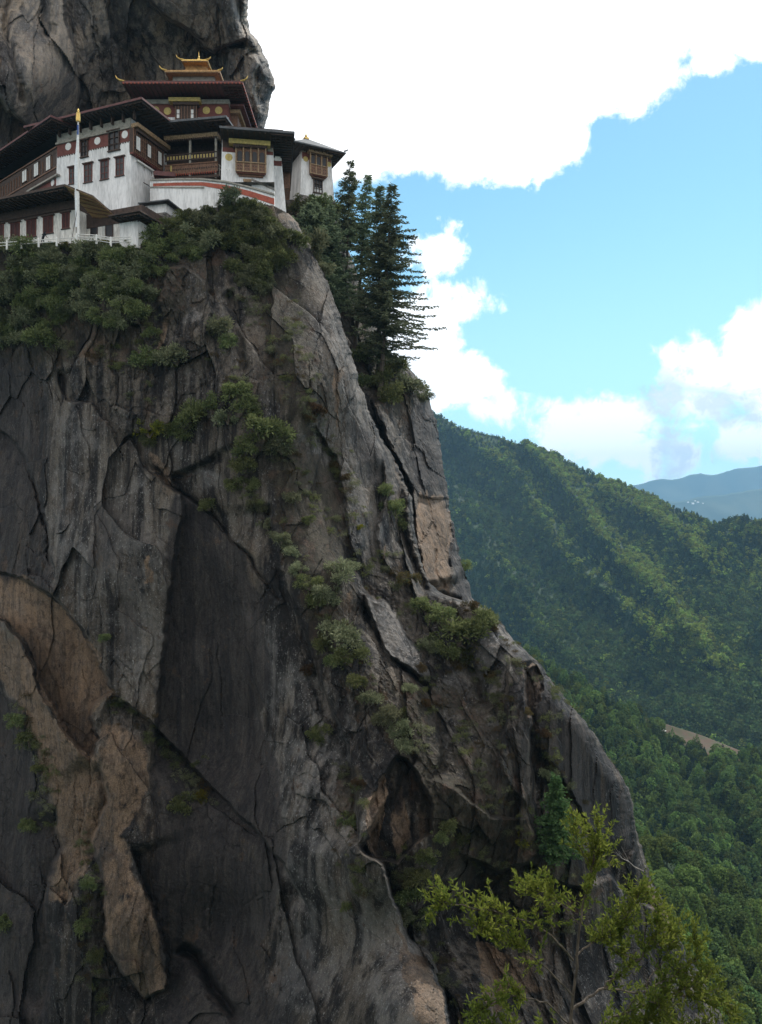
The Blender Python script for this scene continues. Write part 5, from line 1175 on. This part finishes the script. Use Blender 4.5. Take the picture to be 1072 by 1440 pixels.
ob('gilt_ornament', [L4.pbox(239.5, 241.5, 233, 241, .2, .3)], 'yellow', bh)
ob('stair', [L4.box(t1_+.2+k*.32, t1_+.55+k*.32, zf-.35-k*.28, zf-k*.28+.1, -1.4, .2) for k in range(8)], 'timber', bh)
ob('stair_rail', [tube_vf([pt(L4, t1_+.2, .25, zf+1.3), pt(L4, t1_+2.9, .25, zf-1.1)], [.06, .06], 5), tube_vf([pt(L4, t1_+.2, .25, zf+.8), pt(L4, t1_+2.9, .25, zf-1.6)], [.05, .05], 5)]+[tube_vf([pt(L4, t1_+.3+k*.65, .25, zf-.3-k*.56), pt(L4, t1_+.3+k*.65, .25, zf+1.2-k*.58)], [.05, .05], 5) for k in range(5)], 'grey_band', bh)
ezb = (CY-165)/F*((L4.O+L4.n*2.6)[1])
roof_slab('roof', bh, L4, L4.t(236, 2.6), L4.t(318, 2.6), 2.6, 6, ezb-.25, rise=.5, fascia='roof')
rt = Face(222, 102, 10); aw = ob('awning', [rt.pbox(216, 246, 241, 247, -2, 1)], 'redroof', bh)

# ------------------------------------------------------------------ right temple house with the arched bay
L5 = Face(384, 102, 8.7)
rh = root('temple_house', 'white temple house with arched timber bay, yellow disc and deep dark eaves, right of balcony', 'building', (L5.O[0], L5.O[1], 42))
t0_ = L5.t(313); zt5 = L5.at(350, 186)[1]
ob('wall', block(L5, t0_, 0, 41, zt5, 14, .3), 'white', rh)
z0_, z1_ = L5.at(370, 230.5)[1], L5.at(370, 211.5)[1]
ob('red_frieze', [L5.box(t0_, .04, z0_, z1_, 0, .08)], 'red', rh); ob('grey_frieze', [L5.box(t0_, .06, z1_, zt5, 0, .1)], 'timber', rh)
ob('yellow_disc', L5.disc(322, 221, .5, .08, .13), 'yellow', rh)
arch_bay(rh, L5, 332, 374, 207, 242, 4, .8, 229)
ob('painted_beam', [L5.pbox(322, 380.5, 196, 202.5, .1, 1.1)], 'yellow', rh); ob('beam_soffit', [L5.pbox(328, 376, 202.5, 207, .1, .9)]+[L5.pbox(328+i*3.2, 329.6+i*3.2, 203, 207, .9, .98) for i in range(15)], 'timber', rh)
ob('wall_cap', [L5.pbox(376.5, 384.5, 208, 213, 0, .16)], 'grey_band', rh)
PR = Face(385, 104.2, 8.7)
tp = PR.t(396); pr = ob('buttress_wall', block(PR, -.6, tp, 41, PR.at(390, 222)[1], 12, .75), 'white', rh)
ob('red_frieze', [PR.pbox(385, 396.4, 226, 246, 0, .1)], 'red', rh); ob('wall_cap', [PR.pbox(387, 394.5, 220, 226, -6, .14)], 'white_old', rh)
SB = Face(397, 111, 8.7)
ob('side_bay', [SB.pbox(396, 408.5, 236, 264, -4, .3)]+[SB.pbox(398+i*3, 399+i*3, 238, 262, .3, .38) for i in range(4)], 'timber_warm', rh); ob('painted_beam', [SB.pbox(395, 409, 231, 236, -4, .6)], 'yellow', rh)
ob('upper_storey', [L5.box(t0_+.3, 1.4, zt5, zt5+.9, -13, -.4)], 'timber', rh)
ez5 = (CY-183)/F*((L5.O+L5.n*2.9)[1])
roof_slab('roof', rh, L5, L5.t(309, 2.9), L5.t(414, 2.9), 2.9, 15, ez5-.28, rise=.6, fascia='roof')

# ------------------------------------------------------------------ curved white wall with its red stripe
cw = root('curved_wall', 'curved white retaining wall with a red stripe and stone coping below the balcony', 'wall', tuple(P(300, 300, 97.5)))
path = [(211, 101.5), (225, 100), (245, 98.6), (270, 97.8), (295, 97.4), (320, 97.6), (345, 98.2), (365, 99), (386, 100.2)]
def ribbon(pxs, top, bot, out=0.0, thick=.5):
    V = []; n = len(pxs)
    ds = np.interp(pxs, [p[0] for p in path], [p[1] for p in path])-out
    for k, (px, D) in enumerate(zip(pxs, ds)):
        yt = np.interp(px, [q[0] for q in top], [q[1] for q in top]); yb = np.interp(px, [q[0] for q in bot], [q[1] for q in bot])
        a_ = P(px, yt, D); b_ = P(px, yb, D)
        V += [tuple(a_), tuple(b_), (b_.x, b_.y+thick, b_.z), (a_.x, a_.y+thick, a_.z)]
    Fc = [(4*i+j, 4*i+(j+1) % 4, 4*(i+1)+(j+1) % 4, 4*(i+1)+j) for i in range(n-1) for j in range(4)]+[(0, 1, 2, 3), (4*n-4, 4*n-3, 4*n-2, 4*n-1)]
    return np.array(V, float), np.array(Fc)
xs_ = np.linspace(211, 386, 40)
topl = [(211, 254), (249, 252.5), (285, 252.5), (317, 256), (350, 263.5), (386, 274)]; botl = [(211, 310), (300, 308), (350, 292), (386, 300)]
ob('wall', [ribbon(xs_, topl, botl)], 'white', cw)
ob('red_stripe', [ribbon(xs_[1:], [(211, 258), (249, 256.5), (285, 256), (317, 260), (350, 268), (386, 279)], [(211, 262), (249, 261), (285, 261), (317, 267), (350, 276), (386, 288)], .06, .04)], 'red_bright', cw)
ob('coping', [ribbon(xs_, [(a, b-2.2) for a, b in topl], [(a, b+.2) for a, b in topl], .18, .85)], 'grey_band', cw)
ob('ledge', [ribbon(xs_[:18], [(211, 262.3), (290, 262.3)], [(211, 264), (290, 264)], .16, .1)], 'grey_band', cw)
xs2 = np.linspace(354, 386, 12)
ob('upper_wall', [ribbon(xs2, [(354, 253), (386, 267)], [(354, 275), (386, 285)], -.9)], 'white', cw); ob('upper_coping', [ribbon(xs2, [(354, 250.5), (386, 264.5)], [(354, 253), (386, 267)], -.75, .8)], 'rubble', cw)
ob('terrace_floor', (np.array([tuple(P(x, 256, D_)) for x, D_ in path]+[(P(x, 256, D_).x*1.06, D_+7, P(x, 256, D_).z) for x, D_ in path]), np.array([(i, i+1, i+10, i+9) for i in range(8)])), 'rubble', cw)
bsk = Face(350, 100, 5); st_ = root('timber_pile', 'small pile of yellow cut timber on the terrace behind the curved wall', 'timber pile', tuple(P(350, 256, 100)))
ob('timber_stack', [bsk.pbox(343+k*2.4, 345+k*2.4, 252.5+.3*k, 255.5, -.8, .2) for k in range(6)]+[bsk.pbox(342, 357, 251.5, 253, -.6, .1)], 'beam', st_)

# ------------------------------------------------------------------ golden-roofed upper temple
T5 = Face(321, 112, 0); S5 = Face(321, 112, 90)
gt = root('golden_roof_temple', 'upper temple with red roof, two gilded tiers and a golden finial, under the overhanging cliff', 'temple', (T5.O[0], 112, 50))
t0_ = T5.t(200); z_ = T5.at(300, 141)[1]
ob('wall', block(T5, t0_, 0, 44, z_, 12.5, .2), 'white', gt)
za, zb = T5.at(300, 147)[1], T5.at(300, 165)[1]
ob('red_frieze', [T5.box(t0_, .04, zb, za, 0, .07), S5.box(.002, 12, zb, za, -.02, .05)], 'red', gt)
ob('cornice', [T5.box(t0_-.1, .2, za, z_, 0, .25), S5.box(0, 12, za, z_, -.02, .2)], 'grey_band', gt)
for px, py in ((219, 154.5), (235.7, 156), (290.3, 155), (307.7, 155)): ob('yellow_disc', T5.disc(px, py, .56, .07, .13), 'yellow', gt)
bw = ob('bay_window', [T5.pbox(246, 277, 146, 170, 0, .7)], 'timber', gt)
ob('mullion', [T5.pbox(246+i*4.3, 247+i*4.3, 148, 170, .7, .78) for i in range(8)], 'timber_warm', bw)
for px in (250.6, 270.5):
    for py in (154, 160.5): ob('white_pane', T5.pbox(px-1.8, px+1.8, py, py+5.4, .7, .8), 'winwhite', bw)
ob('painted_beam', [T5.pbox(237, 281.5, 136.6, 142, 0, 1.2)], 'yellow', gt); ob('beam_soffit', [T5.pbox(243, 279, 142, 147, 0, 1.0)], 'timber', gt)
ob('side_bay', [S5.box(1.8, 9.5, zb-2.6, za-.6, 0, 1.1)], 'timber_warm', gt); ob('side_beam', [S5.box(1.2, 10.5, za-.6, za-.05, 0, 1.6)], 'beam', gt)
ob('white_pane', [S5.box(2.2+k*2.2, 3.0+k*2.2, zb-1.9, zb-.4, 1.1, 1.16) for k in range(3)], 'winwhite', gt)
ob('lower_side_roof', [S5.box(.4, 12, za+.02, za+.3, .2, 2.3)], 'redroof', gt)
D5 = 108.4; zr5 = (CY-114.5)/F*D5; of = 112-D5
tlf = (172-CX)/F*D5-T5.O[0]; trt = (341-CX)/F*D5-T5.O[0]
r5 = roof_slab('roof', gt, T5, tlf, trt, of, 14, zr5-.3, th=.34, rise=1.2, mat='redroof', under='redroof', fascia='redroof', ridge=.3)
ob('rafter_row', [T5.box(tlf+.1+i*.55, tlf+.3+i*.55, zr5-.36, zr5-.14, of-.1, of+.07) for i in range(int((trt-tlf)/.55))], 'red_bright', r5)
ob('rafter_row', [S5.box(-of+i*.8, -of+.3+i*.8, zr5-.36, zr5-.14, trt-.1, trt+.08) for i in range(20)], 'red_bright', r5)
tip(r5, T5.O+np.array([tlf, -of, zr5+.1]), (-1, -.2, .1), 1.0); tip(r5, T5.O+np.array([trt, -of, zr5+.1]), (1, -.2, .1), .9)
def tier(pxa, pxb, py, D, depth, body, rise, thick, mt):
    z = (CY-py)/F*D; ta_ = (pxa-CX)/F*D-T5.O[0]; tb2 = (pxb-CX)/F*D-T5.O[0]; o_ = 112-D
    bpx0, bpx1, bz = body; Db = D+1.1
    xa, xb = (bpx0-CX)/F*Db-T5.O[0], (bpx1-CX)/F*Db-T5.O[0]
    ob('upper_body', [T5.box(xa, xb, bz, z-.04, o_-depth+.8, o_-1.1)], 'goldroof' if mt == 'gold' else 'grey_band', gt)
    r = roof_slab('gilded_roof', gt, T5, ta_, tb2, o_, depth-o_, z-thick, th=thick, rise=rise, mat='goldroof', under='goldroof', fascia='gold' if mt == 'gold' else 'goldroof', ridge=.4, rafters=False)
    ob('rafter_row', [T5.box(ta_+.08+i*.3, ta_+.2+i*.3, z-thick-.14, z-thick+.02, o_-.3, o_+.07) for i in range(int((tb2-ta_)/.3))], 'beam', r)
    ob('rafter_row', [S5.box(-o_+i*.3, -o_+.12+i*.3, z-thick-.14, z-thick+.02, tb2-.3, tb2+.07) for i in range(int(depth/.6))], 'beam', r)
    tip(r, T5.O+np.array([ta_, -o_, z+.05]), (-1, -.2, .1), .85); tip(r, T5.O+np.array([tb2, -o_, z+.05]), (1, -.2, .1), .55)
    return z
z2_ = tier(232, 309, 99, 110.6, 6.2, (243, 302, zr5), .5, .22, 'dull')
z3_ = tier(255.5, 292, 84, 112.4, 3.6, (261, 291, z2_+.3), .4, .18, 'gold')
pf = np.array([(279.8-CX)/F*114, 114.0, z3_+.3])
ob('finial', lathe_vf(pf, [(.5, -.2), (.42, .1), (.2, .22), (.34, .45), (.3, .7), (.12, .85), (.18, 1.0), (.1, 1.15), (.05, 1.6), (.01, 1.95)]), 'gold', gt)

# ------------------------------------------------------------------ detached tower on its own crag
L6 = Face(425, 125, 26.4); K6 = Face(425, 125, 116.4-180)
tw6 = root('watch_tower', 'square white tower with carved timber bay and dark roof, standing alone at far right', 'tower', (L6.O[0], L6.O[1], 53.5))
tr_ = L6.t(465); zb6 = L6.at(425, 276)[1]; zt6 = L6.at(425, 203)[1]
ob('wall', block(L6, 0, tr_, zb6, zt6, 7.5, .5), 'white', tw6)
z0_, z1_ = L6.at(425, 231)[1], L6.at(425, 213)[1]
ob('red_frieze', [L6.box(-.06, tr_+.06, z0_, z1_, -7.5, .14)], 'red', tw6); ob('cornice', [L6.box(-.1, tr_+.1, z1_, zt6, -7.6, .2)], 'timber', tw6)
for px, py, r_ in ((430.3, 223.5, .45), (463, 231, .42)): ob('yellow_disc', L6.disc(px, py, r_, .14, .19), 'yellow', tw6)
ob('wall_cap', [L6.box(-.2, .55, z1_-.1, z1_+.45, -.8, .26)], 'grey_band', tw6)
arch_bay(tw6, L6, 437, 460.5, 216, 246, 3, .9, 233)
ob('painted_beam', [L6.box(L6.t(435, 1.2), L6.t(468, 1.2), L6.at(450, 216, 1.2)[1], L6.at(450, 210.5, 1.2)[1], .1, 1.2)], 'beam', tw6); ob('beam_soffit', [L6.box(L6.t(438, .95), L6.t(463, .95), L6.at(450, 219, .95)[1], L6.at(450, 216, .95)[1], .1, .95)], 'timber', tw6)
small_window(tw6, L6, 441.5, 454, 252, 271, mat='timber', grid=(3, 3), proud=.3); ob('bracket', [L6.pbox(441+i*3, 442.5+i*3, 247.5, 252, .1, .5) for i in range(5)], 'winwhite', tw6)
K7 = Face(425, 125, 116.4); small_window(tw6, Face(425, 125, -63.6), 418, 421, 255, 273, mat='timber', grid=(1, 1), lintel=False)
ob('plinth', [L6.box(-.6, tr_+.6, zb6-3.5, zb6, -7.8, .65)], 'rubble', tw6)
ez6 = (CY-194)/F*121.8
r6 = roof_slab('roof', tw6, L6, -2.2, tr_+1.9, 2.2, 9.4, ez6-.5, th=.2, rise=3.9, fascia='roof', ridge=.47)
pc6 = L6.O+L6.e*(tr_/2-.6)-L6.n*3.4+np.array([0, 0, ez6+3.3])
ob('gilded_cap', [box_vf(pc6-L6.e*.4+L6.n*.4, L6.e*.8, -L6.n*.8, np.array([0, 0, .3]))], 'gold', tw6)
ob('finial', lathe_vf(pc6+np.array([0, 0, .3]), [(.3, 0), (.16, .15), (.24, .35), (.1, .6), (.05, .9), (.01, 1.3)], 8), 'gold', tw6)
for t_, o_ in ((-2.2, 2.2), (tr_+1.9, 2.2)): tip(r6, L6.O+L6.e*t_+L6.n*o_+np.array([0, 0, ez6]), L6.e*np.sign(t_)+L6.n, .5, 'roof')

# ------------------------------------------------------------------ flagpole, fence, people
fp = root('flagpole', 'tall white flagpole with narrow white banner and gilded cap in front of the temple', 'flagpole', tuple(P(110.5, 336, 90)))
b0 = P(110.5, 338, 90); t0v = P(110.2, 168, 90)
ob('pole', tube_vf([b0, t0v], [.17, .08], 10), 'winwhite', fp)
ob('gilded_cap', lathe_vf(t0v, [(.05, -.3), (.26, -.25), (.27, .1), (.22, .75), (.24, .8), (.1, .95), (.13, 1.1), (.02, 1.35)], 12), 'gold', fp)
bv = []; n = 26
for k in range(n+1):
    f_ = k/n; z = t0v.z-1.3-f_*(t0v.z-b0.z)*.80; wd = .12+.42*min(1, f_*3)*(1-.3*f_); wv_ = .07*math.sin(f_*9)
    bv += [(b0.x-.05, b0.y-.1+wv_*.3, z), (b0.x-.05-wd*.55+wv_*.4, b0.y-.16+wv_, z-.05), (b0.x-.03-wd*.9, b0.y-.02+wv_, z-.1)]
Fc = [(3*k+j, 3*k+j+1, 3*k+j+4, 3*k+j+3) for k in range(n) for j in (0, 1)]
bo = ob('banner', (np.array(bv), np.array(Fc)), 'cloth', fp); sm = bo.modifiers.new('thickness', 'SOLIDIFY'); sm.thickness = .03
ob('banner_top', [box_vf((b0.x-.12, b0.y-.14, t0v.z-1.9), (.2, 0, 0), (0, .06, 0), (0, 0, 1.2))], 'blue', fp)
ob('stay_rope', [tube_vf([P(100, 343, 89.6), P(109.6, 290, 90)], [.04, .03], 4)], 'timber', fp)
def fence(name, label, spots, D, h, rails):
    fr = root(name, label, 'fence', tuple(P(spots[0][0], spots[0][1], D)))
    pts = [P(x, y, D) for x, y in spots]
    for p_ in pts: ob('post', [lathe_vf((p_.x, p_.y, p_.z-.15), [(.13, 0), (.13, .15+h-.2), (.10, .15+h-.05), (.02, .15+h)], 8)], 'winwhite', fr)
    for zr in rails: ob('rail', [tube_vf([a_+Vector((0, 0, zr)), b_+Vector((0, 0, zr))], [.05, .05], 4) for a_, b_ in zip(pts[:-1], pts[1:])], 'winwhite' if h < 1.1 else 'grey_band', fr)
    return fr
fence('fence', 'white post fence with thin rails along the edge of the hostel terrace', [(-16, 352), (10, 349.5), (30, 348), (54.5, 346), (80, 344.5), (106.5, 342.5)], 89.5, 1.0, (.4, .75))
fence('fence', 'short white railing right of the flagpole, dropping towards the end block', [(108, 340), (136, 341.5), (156, 345), (186, 343.5)], 89.3, 1.05, (.3, .62, .92))

def person(name, label, foot, h, yaw, lean, shirt):
    rt_ = root(name, label, 'person', tuple(foot))
    def skin(nm, verts, edges, radii, mat, lvl=2):
        me = bpy.data.meshes.new(nm); me.from_pydata(verts, edges, []); o = bpy.data.objects.new(nm, me); col.objects.link(o); o.parent = rt_
        sk = o.modifiers.new('skin', 'SKIN'); sk.use_smooth_shade = True
        for v, r_ in zip(me.skin_vertices[0].data, radii): v.radius = (r_, r_)
        me.skin_vertices[0].data[0].use_root = True
        sb = o.modifiers.new('sub', 'SUBSURF'); sb.levels = lvl; sb.render_levels = lvl; me.materials.append(mat); return o
    L_ = lean
    v = [(0, 0, .95), (0, -L_*.35, 1.18), (0, -L_*.8, 1.42), (0, -L_, 1.52), (0, -L_*1.1, 1.64), (0, -L_*1.12, 1.72), (.10, 0, .88), (.12, -.04, .48), (.12, 0, .07), (.12, -.14, .04), (-.10, 0, .88), (-.13, .06, .48), (-.12, .1, .07), (-.12, -.03, .04),
         (.19, -L_*.8, 1.42), (.26, -L_*.8-.03, 1.15), (.22, -L_*.8-.26, 1.02), (.21, -L_*.8-.35, 1.0), (-.19, -L_*.8, 1.42), (-.27, -L_*.8, 1.15), (-.22, -L_*.8-.24, 1.05), (-.21, -L_*.8-.33, 1.03)]
    e = [(0, 1), (1, 2), (2, 3), (3, 4), (4, 5), (0, 6), (6, 7), (7, 8), (8, 9), (0, 10), (10, 11), (11, 12), (12, 13), (2, 14), (14, 15), (15, 16), (16, 17), (2, 18), (18, 19), (19, 20), (20, 21)]
    r_ = [.14, .13, .15, .055, .095, .06, .085, .06, .045, .04, .085, .06, .045, .04, .06, .045, .035, .03, .06, .045, .035, .03]
    body = skin('body', v, e, r_, shirt)
    hd = ob('hair', [lathe_vf((foot[0], foot[1], foot[2]), [(.02, 1.66), (.105, 1.68), (.11, 1.74), (.07, 1.80), (.005, 1.82)], 10)], 'timber', None); hd.parent = rt_; hd.location = -Vector(foot)+Vector((0, -L_*1.1+.02, 0))
    rt_.scale = (h/1.78,)*3; rt_.rotation_euler = (0, 0, yaw)
M['dark_cloth'] = plain('dark_clothes', (.02, .022, .028), .9, .2, 6)
M['maroon_cloth'] = plain('maroon_clothes', (.10, .03, .035), .9, .2, 6)
person('person', 'person in dark clothes leaning forward at the terrace fence left of the flagpole', P(60.5, 345, 90.1), 1.7, R(70), .32, M['dark_cloth'])
person('person', 'person in dark clothes standing at the foot of the balcony stairs', P(321, 250, 101.2), 1.65, R(10), .05, M['dark_cloth'])

# small far houses
def far_house(px, py, D, w_, label, group=None):
    p = P(px, py, D); h_ = root('farmhouse', label, 'house', tuple(p), group); fc = Face(px, D, random.Random(px).uniform(-20, 20))
    zb = p.z
    ob('wall', [fc.box(-w_/2, w_/2, zb-w_*.1, zb+w_*.42, -w_*.6, 0)], 'winwhite', h_)
    V = [pt(fc, a, o_, z) for a, o_, z in ((-w_*.6, w_*.1, zb+w_*.42), (w_*.6, w_*.1, zb+w_*.42), (w_*.6, -w_*.7, zb+w_*.42), (-w_*.6, -w_*.7, zb+w_*.42), (-w_*.6, -w_*.3, zb+w_*.66), (w_*.6, -w_*.3, zb+w_*.66))]
    ob('roof', (np.array(V), np.array([(0, 1, 5, 4), (2, 3, 4, 5), (1, 2, 5, 5), (3, 0, 4, 4), (0, 3, 2, 1)])), 'winwhite', h_)
def on_sheet(V, px, py):
    x = V[..., 0]/V[..., 1]*F+CX; y = CY-V[..., 2]/V[..., 1]*F
    i = np.argmin((x-px)**2+(y-py)**2); return float(V[..., 1].ravel()[i])
d_ = on_sheet(GV, 934, 1028); far_house(934, 1030, d_-3, 3.0, 'tiny white hut standing on the bare brown clearing beyond the cliff')
for k, (px, py, w_) in enumerate(((968, 707, 17), (975, 709, 24), (982, 707, 20), (989, 708.5, 15), (978, 705, 14))):
    far_house(px, py, on_sheet(FV, px, py)-60, w_, 'tiny white farmhouse in the hazy far valley beyond the ridge', 'white farmhouses in the far valley')

# ------------------------------------------------------------------ the air of the gorge
v, f = box_vf((-22000, -3600, -702), (44000, 0, 0), (0, 18800, 0), (0, 0, 1900))
hm = bpy.data.materials.new('haze'); hm.use_nodes = True; hn = NT(hm.node_tree); hn.n.remove(hm.node_tree.nodes['Principled BSDF'])
pv = hn.add('ShaderNodeVolumePrincipled'); pv.inputs['Density'].default_value = 7.5e-5; pv.inputs['Color'].default_value = (.36, .68, 1.0, 1); pv.inputs['Anisotropy'].default_value = .1
hn.l.new(pv.outputs[0], hn.n['Material Output'].inputs['Volume'])
M['haze'] = hm
hz_ = mesh_np('haze', v, f, hm); tag(hz_, 'pale blue haze filling the valley air', 'haze', None, 'stuff')
